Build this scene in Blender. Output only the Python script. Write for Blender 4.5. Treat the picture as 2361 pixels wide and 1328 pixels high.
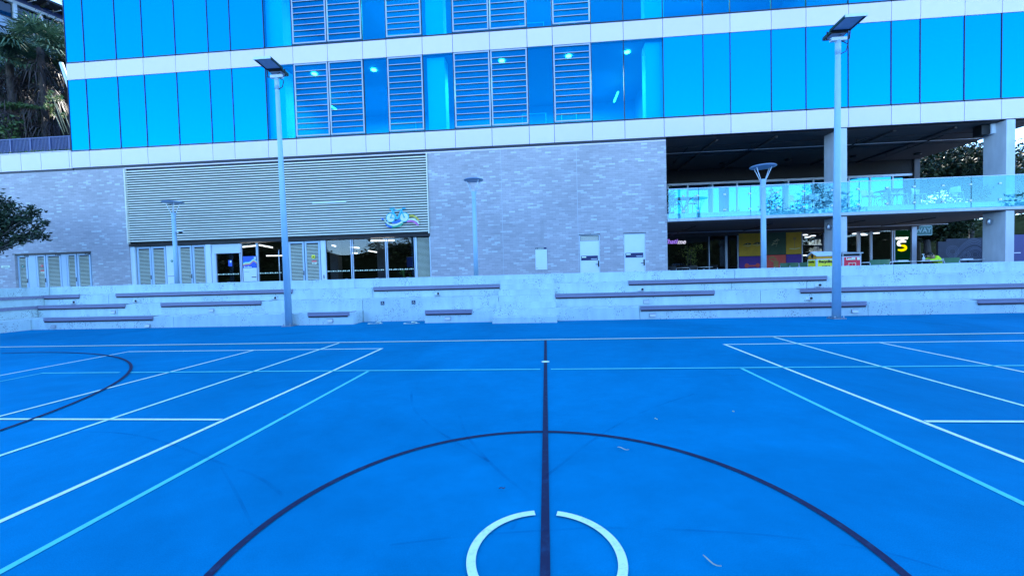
import bpy, math, random
import numpy as np
from mathutils import Vector, Matrix
for o in list(bpy.data.objects): bpy.data.objects.remove(o)
SC = bpy.context.scene
COL = SC.collection
R = math.radians
rnd = random.Random(7)
nrg = np.random.default_rng(11)

# ------------------------------------------------------------------ camera
PW, PH, FOC = 2361.0, 1328.0, 949.96
PITCH, ROLL, YAW, EYE = 0.030763, -0.026538, -0.082278, 1.5318
cp, sp, cy, sy = math.cos(PITCH), math.sin(PITCH), math.cos(YAW), math.sin(YAW)
FWD = Vector((sy*cp, cy*cp, -sp)); RT0 = Vector((cy, -sy, 0)); UP0 = RT0.cross(FWD)
RT = math.cos(ROLL)*RT0 + math.sin(ROLL)*UP0
UP = -math.sin(ROLL)*RT0 + math.cos(ROLL)*UP0
cam = bpy.data.objects.new('camera', bpy.data.cameras.new('camera'))
COL.objects.link(cam); SC.camera = cam
m3 = Matrix((RT, UP, -FWD)).transposed()
cam.matrix_world = Matrix.Translation((0, 0, EYE)) @ m3.to_4x4()
cam.data.sensor_width = 36.0; cam.data.lens = 36.0*FOC/PW
cam.data.clip_start = 0.05; cam.data.clip_end = 3000

# ------------------------------------------------------------------ world, sun, exposure
SUN_EL = R(40)
w = bpy.data.worlds.new("World"); SC.world = w; w.use_nodes = True
nt = w.node_tree
sky = nt.nodes.new('ShaderNodeTexSky'); sky.sky_type = 'NISHITA'; sky.sun_disc = False
sky.sun_elevation = SUN_EL; sky.sun_rotation = R(0); sky.ozone_density = 10; sky.air_density = 1; sky.dust_density = 0
nt.links.new(sky.outputs[0], nt.nodes['Background'].inputs[0])
nt.nodes['Background'].inputs[1].default_value = 0.15
sl = bpy.data.lights.new('sun', 'SUN'); sl.energy = 2.0; sl.angle = R(0.5); sl.color = (1.0, 0.95, 0.86)
so = bpy.data.objects.new('sun', sl); COL.objects.link(so); so.rotation_euler = (-(math.pi/2 - SUN_EL), 0, 0)
so.location = (0, 60, 60)
SC.view_settings.view_transform = 'Standard'; SC.view_settings.look = 'None'
SC.view_settings.gamma = 1; SC.view_settings.exposure = 2.6
SC.cycles.max_bounces = 8; SC.cycles.transparent_max_bounces = 16
SC.cycles.caustics_reflective = False; SC.cycles.caustics_refractive = False
SC.cycles.sample_clamp_indirect = 4.0

def ray(px, py):
    return RT*((px-PW/2)/FOC) - UP*((py-PH/2)/FOC) + FWD
def at(px, py, Y):
    d = ray(px, py); t = Y/d.y
    return Vector((d.x*t, Y, d.z*t + EYE))
def atX(px, Y, py=620): return at(px, py, Y).x
def gr(px, py, z=0.0):
    d = ray(px, py); t = (z-EYE)/d.z
    return Vector((d.x*t, d.y*t, z))

# ------------------------------------------------------------------ materials
def newmat(name):
    m = bpy.data.materials.new(name); m.use_nodes = True
    return m, m.node_tree, m.node_tree.nodes['Principled BSDF']
def L(nt, a, b): nt.links.new(a, b)
def nd(nt, t, **kw):
    n = nt.nodes.new(t)
    for k, v in kw.items(): setattr(n, k, v)
    return n
def pm(name, col, rough=0.6, metal=0.0, var=0.0, scale=3.0, bump=0.0, bscale=40.0, spec=0.5, island=0.0, stretch=(1, 1, 1), emit=None, estr=0.0):
    m, nt, b = newmat(name)
    b.inputs['Base Color'].default_value = (*col, 1); b.inputs['Roughness'].default_value = rough
    b.inputs['Metallic'].default_value = metal; b.inputs['Specular IOR Level'].default_value = spec
    if emit: 
        b.inputs['Emission Color'].default_value = (*emit, 1); b.inputs['Emission Strength'].default_value = estr
    if var or bump:
        tc = nd(nt, 'ShaderNodeTexCoord'); mp = nd(nt, 'ShaderNodeMapping'); L(nt, tc.outputs['Object'], mp.inputs[0])
        mp.inputs['Scale'].default_value = stretch
    cur = None
    if var:
        n = nd(nt, 'ShaderNodeTexNoise'); n.inputs['Scale'].default_value = scale; n.inputs['Detail'].default_value = 6
        n.inputs['Roughness'].default_value = 0.65
        L(nt, mp.outputs[0], n.inputs['Vector'])
        mr = nd(nt, 'ShaderNodeMapRange'); mr.inputs[1].default_value = 0.3; mr.inputs[2].default_value = 0.7
        mr.inputs[3].default_value = 1-var; mr.inputs[4].default_value = 1+var
        L(nt, n.outputs[0], mr.inputs[0]); cur = mr.outputs[0]
    if island:
        g = nd(nt, 'ShaderNodeNewGeometry'); mr2 = nd(nt, 'ShaderNodeMapRange')
        mr2.inputs[3].default_value = 1-island; mr2.inputs[4].default_value = 1+island
        L(nt, g.outputs['Random Per Island'], mr2.inputs[0])
        if cur is not None:
            mu = nd(nt, 'ShaderNodeMath', operation='MULTIPLY'); L(nt, cur, mu.inputs[0]); L(nt, mr2.outputs[0], mu.inputs[1]); cur = mu.outputs[0]
        else: cur = mr2.outputs[0]
    if cur is not None:
        vm = nd(nt, 'ShaderNodeVectorMath', operation='SCALE'); vm.inputs[0].default_value = col
        L(nt, cur, vm.inputs['Scale']); L(nt, vm.outputs[0], b.inputs['Base Color'])
    if bump:
        n2 = nd(nt, 'ShaderNodeTexNoise'); n2.inputs['Scale'].default_value = bscale; n2.inputs['Detail'].default_value = 5
        L(nt, mp.outputs[0], n2.inputs['Vector'])
        bp = nd(nt, 'ShaderNodeBump'); bp.inputs['Strength'].default_value = bump; bp.inputs['Distance'].default_value = 0.02
        L(nt, n2.outputs[0], bp.inputs['Height']); L(nt, bp.outputs[0], b.inputs['Normal'])
    return m
def emat(name, col, s):
    m, nt, b = newmat(name); nt.nodes.remove(b)
    e = nd(nt, 'ShaderNodeEmission'); e.inputs[0].default_value = (*col, 1); e.inputs[1].default_value = s
    L(nt, e.outputs[0], nt.nodes['Material Output'].inputs[0]); return m
def glassmat(name, tcol, gcol, fac, rough=0.02, fresnel=0.0, diff=None, dfac=0.0, wave=0.0):
    """pane: transparent tint + coloured mirror coating (+ optional diffuse film)"""
    m, nt, b = newmat(name); nt.nodes.remove(b)
    t = nd(nt, 'ShaderNodeBsdfTransparent'); t.inputs[0].default_value = (*tcol, 1)
    g = nd(nt, 'ShaderNodeBsdfGlossy'); g.inputs[0].default_value = (*gcol, 1); g.inputs['Roughness'].default_value = rough
    base = t.outputs[0]
    if diff:
        d = nd(nt, 'ShaderNodeBsdfDiffuse')
        oi = nd(nt, 'ShaderNodeObjectInfo'); mrr = nd(nt, 'ShaderNodeMapRange'); mrr.inputs[3].default_value = .88; mrr.inputs[4].default_value = 1.10; L(nt, oi.outputs['Random'], mrr.inputs[0])
        vs_ = nd(nt, 'ShaderNodeVectorMath', operation='SCALE'); vs_.inputs[0].default_value = diff; L(nt, mrr.outputs[0], vs_.inputs['Scale']); L(nt, vs_.outputs[0], d.inputs[0])
        mx0 = nd(nt, 'ShaderNodeMixShader'); mx0.inputs[0].default_value = dfac
        L(nt, base, mx0.inputs[1]); L(nt, d.outputs[0], mx0.inputs[2]); base = mx0.outputs[0]
    mx = nd(nt, 'ShaderNodeMixShader')
    if fresnel:
        lw = nd(nt, 'ShaderNodeLayerWeight'); lw.inputs[0].default_value = 0.15
        ma = nd(nt, 'ShaderNodeMath', operation='MULTIPLY_ADD'); ma.inputs[1].default_value = fresnel; ma.inputs[2].default_value = fac; ma.use_clamp = True
        L(nt, lw.outputs['Fresnel'], ma.inputs[0]); L(nt, ma.outputs[0], mx.inputs[0])
    else: mx.inputs[0].default_value = fac
    if wave:
        tc = nd(nt, 'ShaderNodeTexCoord'); n2 = nd(nt, 'ShaderNodeTexNoise'); n2.inputs['Scale'].default_value = 0.7
        L(nt, tc.outputs['Object'], n2.inputs['Vector'])
        bp = nd(nt, 'ShaderNodeBump'); bp.inputs['Strength'].default_value = wave; bp.inputs['Distance'].default_value = 0.05
        L(nt, n2.outputs[0], bp.inputs['Height']); L(nt, bp.outputs[0], g.inputs['Normal'])
    L(nt, base, mx.inputs[1]); L(nt, g.outputs[0], mx.inputs[2])
    L(nt, mx.outputs[0], nt.nodes['Material Output'].inputs[0]); return m

def brickmat():
    m, nt, b = newmat('mauve_brick')
    tc = nd(nt, 'ShaderNodeTexCoord'); sx = nd(nt, 'ShaderNodeSeparateXYZ'); L(nt, tc.outputs['Object'], sx.inputs[0])
    ad = nd(nt, 'ShaderNodeMath', operation='ADD'); L(nt, sx.outputs[0], ad.inputs[0]); L(nt, sx.outputs[1], ad.inputs[1])
    cb = nd(nt, 'ShaderNodeCombineXYZ'); L(nt, ad.outputs[0], cb.inputs[0]); L(nt, sx.outputs[2], cb.inputs[1])
    br = nd(nt, 'ShaderNodeTexBrick'); br.offset = 0.5; br.offset_frequency = 2
    L(nt, cb.outputs[0], br.inputs['Vector'])
    br.inputs['Color1'].default_value = (0, 0, 0, 1); br.inputs['Color2'].default_value = (1, 1, 1, 1); br.inputs['Mortar'].default_value = (0.4, 0.4, 0.4, 1)
    br.inputs['Scale'].default_value = 1; br.inputs['Mortar Size'].default_value = 0.006; br.inputs['Mortar Smooth'].default_value = 0.2
    br.inputs['Brick Width'].default_value = 0.30; br.inputs['Row Height'].default_value = 0.086; br.inputs['Bias'].default_value = 0
    rp = nd(nt, 'ShaderNodeValToRGB'); e = rp.color_ramp.elements
    e[0].position = 0.0; e[0].color = (0.40, 0.37, 0.365, 1); e[1].position = 1.0; e[1].color = (0.60, 0.64, 0.61, 1)
    for p, c in ((0.2, (0.44, 0.405, 0.40, 1)), (0.55, (0.46, 0.425, 0.42, 1)), (0.8, (0.49, 0.455, 0.45, 1)), (0.92, (0.54, 0.53, 0.51, 1))):
        x = e.new(p); x.color = c
    L(nt, br.outputs['Color'], rp.inputs[0])
    n = nd(nt, 'ShaderNodeTexNoise'); n.inputs['Scale'].default_value = 0.35; n.inputs['Detail'].default_value = 7; n.inputs['Roughness'].default_value = 0.7
    L(nt, tc.outputs['Object'], n.inputs['Vector'])
    mr = nd(nt, 'ShaderNodeMapRange'); mr.inputs[1].default_value = 0.3; mr.inputs[2].default_value = 0.7; mr.inputs[3].default_value = 0.86; mr.inputs[4].default_value = 1.14
    L(nt, n.outputs[0], mr.inputs[0])
    mp = nd(nt, 'ShaderNodeMapping'); mp.inputs['Scale'].default_value = (1.6, 1.6, .16); L(nt, tc.outputs['Object'], mp.inputs[0])
    ns = nd(nt, 'ShaderNodeTexNoise'); ns.inputs['Scale'].default_value = 1.0; ns.inputs['Detail'].default_value = 8; ns.inputs['Roughness'].default_value = .7; L(nt, mp.outputs[0], ns.inputs['Vector'])
    ms = nd(nt, 'ShaderNodeMapRange'); ms.inputs[1].default_value = .58; ms.inputs[2].default_value = .78; ms.inputs[3].default_value = 1; ms.inputs[4].default_value = .72; L(nt, ns.outputs[0], ms.inputs[0])
    mm_ = nd(nt, 'ShaderNodeMath', operation='MULTIPLY'); L(nt, mr.outputs[0], mm_.inputs[0]); L(nt, ms.outputs[0], mm_.inputs[1])
    vm = nd(nt, 'ShaderNodeVectorMath', operation='SCALE'); L(nt, rp.outputs[0], vm.inputs[0]); L(nt, mm_.outputs[0], vm.inputs['Scale'])
    mo = nd(nt, 'ShaderNodeMix', data_type='RGBA'); L(nt, br.outputs['Fac'], mo.inputs[0]); L(nt, vm.outputs[0], mo.inputs[6]); mo.inputs[7].default_value = (0.35, 0.33, 0.34, 1)
    L(nt, mo.outputs[2], b.inputs['Base Color'])
    bp = nd(nt, 'ShaderNodeBump'); bp.invert = True; bp.inputs['Strength'].default_value = 0.5; bp.inputs['Distance'].default_value = 0.01
    L(nt, br.outputs['Fac'], bp.inputs['Height']); L(nt, bp.outputs[0], b.inputs['Normal'])
    b.inputs['Roughness'].default_value = 0.85; return m

def concretemat(name, col, holes=True, streak=0.10):
    m, nt, b = newmat(name)
    tc = nd(nt, 'ShaderNodeTexCoord')
    n = nd(nt, 'ShaderNodeTexNoise'); n.inputs['Scale'].default_value = 1.1; n.inputs['Detail'].default_value = 8; n.inputs['Roughness'].default_value = 0.7
    L(nt, tc.outputs['Object'], n.inputs['Vector'])
    mp = nd(nt, 'ShaderNodeMapping'); mp.inputs['Scale'].default_value = (3, 3, .5); L(nt, tc.outputs['Object'], mp.inputs[0])
    n3 = nd(nt, 'ShaderNodeTexNoise'); n3.inputs['Scale'].default_value = 1.5; n3.inputs['Detail'].default_value = 6; L(nt, mp.outputs[0], n3.inputs['Vector'])
    av = nd(nt, 'ShaderNodeMath', operation='ADD'); L(nt, n.outputs[0], av.inputs[0]); L(nt, n3.outputs[0], av.inputs[1])
    mr = nd(nt, 'ShaderNodeMapRange'); mr.inputs[1].default_value = 0.75; mr.inputs[2].default_value = 1.25; mr.inputs[3].default_value = 1-streak; mr.inputs[4].default_value = 1+streak
    L(nt, av.outputs[0], mr.inputs[0])
    cur = mr.outputs[0]
    if holes:
        v = nd(nt, 'ShaderNodeTexVoronoi'); v.inputs['Scale'].default_value = 19; v.inputs['Randomness'].default_value = 1; L(nt, tc.outputs['Object'], v.inputs['Vector'])
        n4 = nd(nt, 'ShaderNodeTexNoise'); n4.inputs['Scale'].default_value = 1.6; n4.inputs['Detail'].default_value = 3; L(nt, tc.outputs['Object'], n4.inputs['Vector'])
        th = nd(nt, 'ShaderNodeMapRange'); th.inputs[1].default_value = 0.42; th.inputs[2].default_value = 0.62; th.inputs[3].default_value = 0.02; th.inputs[4].default_value = 0.30
        L(nt, n4.outputs[0], th.inputs[0])
        lt = nd(nt, 'ShaderNodeMath', operation='LESS_THAN'); L(nt, v.outputs['Distance'], lt.inputs[0]); L(nt, th.outputs[0], lt.inputs[1])
        mh = nd(nt, 'ShaderNodeMath', operation='MULTIPLY_ADD'); mh.inputs[1].default_value = -0.60; mh.inputs[2].default_value = 1; L(nt, lt.outputs[0], mh.inputs[0])
        mu = nd(nt, 'ShaderNodeMath', operation='MULTIPLY'); L(nt, cur, mu.inputs[0]); L(nt, mh.outputs[0], mu.inputs[1]); cur = mu.outputs[0]
        bp = nd(nt, 'ShaderNodeBump'); bp.inputs['Strength'].default_value = 0.5; bp.inputs['Distance'].default_value = 0.01
        L(nt, mh.outputs[0], bp.inputs['Height']); L(nt, bp.outputs[0], b.inputs['Normal'])
    vm = nd(nt, 'ShaderNodeVectorMath', operation='SCALE'); vm.inputs[0].default_value = col; L(nt, cur, vm.inputs['Scale'])
    L(nt, vm.outputs[0], b.inputs['Base Color']); b.inputs['Roughness'].default_value = 0.8; return m

def courtmat():
    m, nt, b = newmat('blue_acrylic_court')
    tc = nd(nt, 'ShaderNodeTexCoord')
    n = nd(nt, 'ShaderNodeTexNoise'); n.inputs['Scale'].default_value = 0.24; n.inputs['Detail'].default_value = 9; n.inputs['Roughness'].default_value = 0.66; n.inputs['Distortion'].default_value = 0.6
    L(nt, tc.outputs['Object'], n.inputs['Vector'])
    n2 = nd(nt, 'ShaderNodeTexNoise'); n2.inputs['Scale'].default_value = 150; n2.inputs['Detail'].default_value = 3
    L(nt, tc.outputs['Object'], n2.inputs['Vector'])
    n3 = nd(nt, 'ShaderNodeTexNoise'); n3.inputs['Scale'].default_value = 2.6; n3.inputs['Detail'].default_value = 9; n3.inputs['Roughness'].default_value = 0.75
    L(nt, tc.outputs['Object'], n3.inputs['Vector'])
    mr = nd(nt, 'ShaderNodeMapRange'); mr.inputs[1].default_value = 0.3; mr.inputs[2].default_value = 0.7; mr.inputs[3].default_value = 0.76; mr.inputs[4].default_value = 1.18
    L(nt, n.outputs[0], mr.inputs[0])
    mr3 = nd(nt, 'ShaderNodeMapRange'); mr3.inputs[1].default_value = 0.3; mr3.inputs[2].default_value = 0.72; mr3.inputs[3].default_value = 0.88; mr3.inputs[4].default_value = 1.06
    L(nt, n3.outputs[0], mr3.inputs[0])
    mr2 = nd(nt, 'ShaderNodeMapRange'); mr2.inputs[1].default_value = 0.3; mr2.inputs[2].default_value = 0.7; mr2.inputs[3].default_value = 0.86; mr2.inputs[4].default_value = 1.12
    L(nt, n2.outputs[0], mr2.inputs[0])
    mu = nd(nt, 'ShaderNodeMath', operation='MULTIPLY'); L(nt, mr.outputs[0], mu.inputs[0]); L(nt, mr2.outputs[0], mu.inputs[1])
    mu2 = nd(nt, 'ShaderNodeMath', operation='MULTIPLY'); L(nt, mu.outputs[0], mu2.inputs[0]); L(nt, mr3.outputs[0], mu2.inputs[1])
    vm = nd(nt, 'ShaderNodeVectorMath', operation='SCALE'); vm.inputs[0].default_value = (0.0008, 0.212, 0.385); L(nt, mu2.outputs[0], vm.inputs['Scale'])
    L(nt, vm.outputs[0], b.inputs['Base Color']); b.inputs['Roughness'].default_value = 0.75; b.inputs['Specular IOR Level'].default_value = 0.01
    bp = nd(nt, 'ShaderNodeBump'); bp.inputs['Strength'].default_value = 0.15; bp.inputs['Distance'].default_value = 0.003
    L(nt, n2.outputs[0], bp.inputs['Height']); L(nt, bp.outputs[0], b.inputs['Normal'])
    return m
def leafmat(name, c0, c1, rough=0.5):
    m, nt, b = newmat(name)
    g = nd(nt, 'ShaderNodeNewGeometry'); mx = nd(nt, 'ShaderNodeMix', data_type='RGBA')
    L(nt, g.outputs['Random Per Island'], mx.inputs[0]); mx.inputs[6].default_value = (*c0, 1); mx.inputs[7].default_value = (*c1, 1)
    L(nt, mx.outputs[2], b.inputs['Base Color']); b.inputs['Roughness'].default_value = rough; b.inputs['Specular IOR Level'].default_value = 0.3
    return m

def linemat(name, col, wear=.5):
    m, nt, b = newmat(name); tc = nd(nt, 'ShaderNodeTexCoord')
    n = nd(nt, 'ShaderNodeTexNoise'); n.inputs['Scale'].default_value = 14; n.inputs['Detail'].default_value = 9; n.inputs['Roughness'].default_value = .75; L(nt, tc.outputs['Object'], n.inputs['Vector'])
    mr = nd(nt, 'ShaderNodeMapRange'); mr.inputs[1].default_value = .52; mr.inputs[2].default_value = .75; mr.inputs[3].default_value = 0; mr.inputs[4].default_value = wear; L(nt, n.outputs[0], mr.inputs[0])
    mx = nd(nt, 'ShaderNodeMix', data_type='RGBA'); L(nt, mr.outputs[0], mx.inputs[0]); mx.inputs[6].default_value = (*col, 1); mx.inputs[7].default_value = (.02, .19, .36, 1)
    L(nt, mx.outputs[2], b.inputs['Base Color']); b.inputs['Roughness'].default_value = .75; b.inputs['Specular IOR Level'].default_value = .1; return m
M = dict(
 court=courtmat(), brick=brickmat(),
 conc=concretemat('pitted_concrete', (0.56, 0.675, 0.64)),
 conc_plain=concretemat('plain_concrete', (0.54, 0.58, 0.60), holes=False),
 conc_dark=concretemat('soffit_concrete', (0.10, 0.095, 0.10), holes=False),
 clad=pm('white_cladding', (0.74, 0.63, 0.67), rough=0.35, island=0.03, var=0.02, scale=2),
 navy=pm('dark_gasket', (0.002, 0.003, 0.012), rough=0.4),
 black=pm('black_metal', (0.003, 0.003, 0.004), rough=0.5),
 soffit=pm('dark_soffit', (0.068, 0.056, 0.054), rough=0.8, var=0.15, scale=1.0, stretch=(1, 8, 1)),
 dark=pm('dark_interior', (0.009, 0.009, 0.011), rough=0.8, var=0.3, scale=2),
 louv=pm('cream_louvre', (0.80, 0.76, 0.60), rough=0.45, var=0.05, scale=1.5),
 signt=pm('faded_sign_white', (0.22, 0.36, 0.34), rough=.5), hazg=pm('hazard_green', (0.02, 0.22, 0.17), rough=.4), discm=pm('blue_grey_disc', (0.17, 0.27, 0.40), rough=.4), louvd=pm('cream_door_louvre', (0.80, 0.80, 0.60), rough=0.45, var=0.05, scale=1.5), doorm=pm('pale_door_paint', (0.46, 0.60, 0.70), rough=0.4, var=0.03),
 whitep=pm('white_paint', (0.70, 0.78, 0.80), rough=0.4, var=0.03),
 alum=pm('aluminium_frame', (0.40, 0.45, 0.55), rough=0.4, metal=0.3),
 lframe=pm('louvre_window_frame', (0.42, 0.47, 0.58), rough=0.4), alumw=pm('pale_frame', (0.62, 0.70, 0.76), rough=0.4),
 pole=pm('pale_galvanised_pole', (0.36, 0.55, 0.66), rough=0.45, var=0.05, scale=4),
 steel=pm('brushed_steel', (0.45, 0.47, 0.5), rough=0.35, metal=0.8),
 timber=pm('purple_grey_timber', (0.25, 0.23, 0.31), rough=0.6, var=0.18, scale=5, stretch=(.25, 3, 6)),
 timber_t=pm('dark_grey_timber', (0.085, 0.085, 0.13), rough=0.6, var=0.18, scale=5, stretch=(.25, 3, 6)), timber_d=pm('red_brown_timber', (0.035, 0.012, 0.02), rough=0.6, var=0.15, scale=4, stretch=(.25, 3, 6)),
 line_w=linemat('white_line_paint', (0.86, 0.93, 0.66)),
 line_p=linemat('pale_green_line_paint', (0.70, 0.92, 0.66)),
 line_g=linemat('turquoise_line_paint', (0.12, 0.66, 0.58)),
 line_b=linemat('navy_line_paint', (0.022, 0.025, 0.06), .25),
 colw=pm('interior_column_white', (0.82, 0.84, 0.84), rough=0.6), sheet=pm('interior_blue_white', (0.24, 0.33, 0.48), rough=0.7),
 lampw=emat('lit_lamp', (1.0, 0.93, 0.82), 1.6),
 lamps=emat('lit_shop_lamp', (1.0, 0.95, 0.88), 0.9), lampb=emat('lit_ceiling_spot', (1.0, 0.95, 0.90), 7.0),
 solar=pm('solar_panel_back', (0.24, 0.31, 0.44), rough=0.4, var=0.1, scale=8),
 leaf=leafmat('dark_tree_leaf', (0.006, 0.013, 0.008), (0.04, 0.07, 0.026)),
 leaf2=leafmat('shrub_leaf', (0.03, 0.075, 0.02), (0.09, 0.17, 0.05)),
 leafy=leafmat('painted_sun_leaf', (0.10, 0.15, 0.02), (0.38, 0.40, 0.10)),  # sunlit brightness put into the leaf colour
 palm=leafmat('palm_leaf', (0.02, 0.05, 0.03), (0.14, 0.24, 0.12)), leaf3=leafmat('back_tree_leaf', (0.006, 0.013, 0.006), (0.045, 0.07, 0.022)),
 palmdead=leafmat('dead_palm_leaf', (0.012, 0.008, 0.007), (0.07, 0.05, 0.045)),
 bark=pm('bark', (0.07, 0.055, 0.045), rough=0.9, var=0.3, scale=4, bump=0.5, bscale=12),
 skin=pm('skin', (0.50, 0.30, 0.22), rough=0.55), hair=pm('dark_hair', (0.012, 0.01, 0.01), rough=0.6),
 hivis=pm('hivis_fabric', (0.66, 0.95, 0.03), rough=0.8, var=0.06, scale=12),
 green_shirt=pm('green_shirt', (0.26, 0.62, 0.14), rough=0.85), trouser=pm('dark_trousers', (0.02, 0.025, 0.04), rough=0.85),
 green_chair=pm('green_plastic', (0.05, 0.16, 0.07), rough=0.5), white_tab=pm('white_laminate', (0.72, 0.76, 0.76), rough=0.35),
 yellow=pm('yellow_panel', (0.90, 0.80, 0.03), rough=0.45, var=0.04), orange=pm('orange_panel', (0.80, 0.34, 0.02), rough=0.45, var=0.04),
 red=pm('red_panel', (0.85, 0.02, 0.05), rough=0.45, var=0.04),
 navyp=pm('navy_print', (0.01, 0.015, 0.09), rough=0.4), bluep=pm('blue_print', (0.01, 0.10, 0.55), rough=0.4),
 mur_y=pm('mural_yellow', (0.60, 0.33, 0.015), rough=0.7, var=0.12, scale=3), mur_p=pm('mural_purple', (0.09, 0.03, 0.26), rough=0.7, var=0.1),
 mur_g=pm('mural_green', (0.03, 0.075, 0.04), rough=0.7, var=0.2, scale=3), mur_r=pm('mural_red', (0.75, 0.09, 0.06), rough=0.7, var=0.12),
 mur_k=pm('mural_black', (0.02, 0.03, 0.02), rough=0.7), mur_l=pm('mural_cream', (0.55, 0.52, 0.30), rough=0.7),
 mur_o=pm('mural_tan', (0.42, 0.24, 0.07), rough=0.7),
 slate=pm('dark_carved_panel', (0.025, 0.035, 0.06), rough=0.7, var=0.2, scale=3), slate_l=pm('carved_line', (0.10, 0.13, 0.19), rough=0.7),
 teal=pm('teal_sign', (0.012, 0.11, 0.10), rough=0.4), signgreen=emat('lit_green_sign', (0.0, 0.05, 0.02), 0.06),
 neonp=emat('lit_violet_lettering', (0.38, 0.22, 1.0), .16), neonw=emat('lit_white_lettering', (0.80, 0.78, 1.0), .16),
 signw=emat('lit_white_sign', (0.95, 1.0, 0.97), .35), signy=emat('lit_yellow_sign', (1.0, 0.78, 0.0), .2),
 aqua=pm('aqua_bike_paint', (0.03, 0.52, 0.72), rough=0.4), wheelw=pm('white_wheel_disc', (0.75, 0.8, 0.72), rough=0.4),
 rib_b=pm('ribbon_blue', (0.01, 0.14, 0.6), rough=0.4), rib_g=pm('ribbon_green', (0.02, 0.42, 0.22), rough=0.4),
 rib_y=pm('ribbon_yellow', (0.62, 0.50, 0.06), rough=0.4), rib_m=pm('ribbon_pink', (0.62, 0.16, 0.42), rough=0.4),
 ground=pm('asphalt', (0.05, 0.05, 0.052), rough=0.9, var=0.2, scale=2), paver=pm('terrace_paving', (0.30, 0.31, 0.32), rough=0.8, var=0.1, scale=2),
 fence=pm('blue_grey_fence', (0.08, 0.11, 0.24), rough=0.5), wallw=pm('far_building_wall', (0.36, 0.46, 0.55), rough=0.6, var=0.05),
 roofm=pm('dark_roof', (0.04, 0.035, 0.035), rough=0.8, var=0.2, scale=3),
 blueh=pm('navy_hoarding', (0.02, 0.03, 0.16), rough=0.5, var=0.1),
 diag=pm('navy_hoarding_stripe', (0.03, 0.055, 0.24), rough=0.5),
 fglass=glassmat('blue_coated_glass', (0.0, 0.3, 0.7), (0.0, 0.44, 0.85), 0.42, rough=0.06, diff=(0.0, 0.19, 0.55), dfac=1.0, wave=0.012),
 cglass=glassmat('blue_clear_glass', (0.13, 0.92, 1.0), (0.0, 0.44, 0.85), 0.10, rough=0.03, diff=(0.0, 0.26, 0.62), dfac=0.07, wave=0.012),
 sglass=glassmat('shop_glass', (0.50, 0.55, 0.60), (0.9, 0.95, 1.0), 0.04, rough=0.01, fresnel=0.9),
 mglass=glassmat('mirror_shop_glass', (0.3, 0.35, 0.4), (0.08, 0.70, 0.95), 0.30, rough=0.01),
 bglass=glassmat('balustrade_glass', (0.62, 0.90, 0.95), (0.55, 0.95, 1.0), 0.07, rough=0.01, fresnel=0.45, diff=(0.25, 0.70, 0.80), dfac=0.05),
)
def scuffmat():
    m, nt, b = newmat('tyre_scuff'); nt.nodes.remove(b)
    t = nd(nt, 'ShaderNodeBsdfTransparent'); d = nd(nt, 'ShaderNodeBsdfDiffuse'); d.inputs[0].default_value = (0.01, 0.04, 0.16, 1)
    tc = nd(nt, 'ShaderNodeTexCoord'); n = nd(nt, 'ShaderNodeTexNoise'); n.inputs['Scale'].default_value = 3; n.inputs['Detail'].default_value = 8
    L(nt, tc.outputs['Object'], n.inputs['Vector'])
    mr = nd(nt, 'ShaderNodeMapRange'); mr.inputs[1].default_value = .35; mr.inputs[2].default_value = .75; mr.inputs[3].default_value = 0.0; mr.inputs[4].default_value = .24
    L(nt, n.outputs[0], mr.inputs[0]); mx = nd(nt, 'ShaderNodeMixShader'); L(nt, mr.outputs[0], mx.inputs[0]); L(nt, t.outputs[0], mx.inputs[1]); L(nt, d.outputs[0], mx.inputs[2])
    L(nt, mx.outputs[0], nt.nodes['Material Output'].inputs[0]); return m
M['scuff'] = scuffmat()

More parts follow.
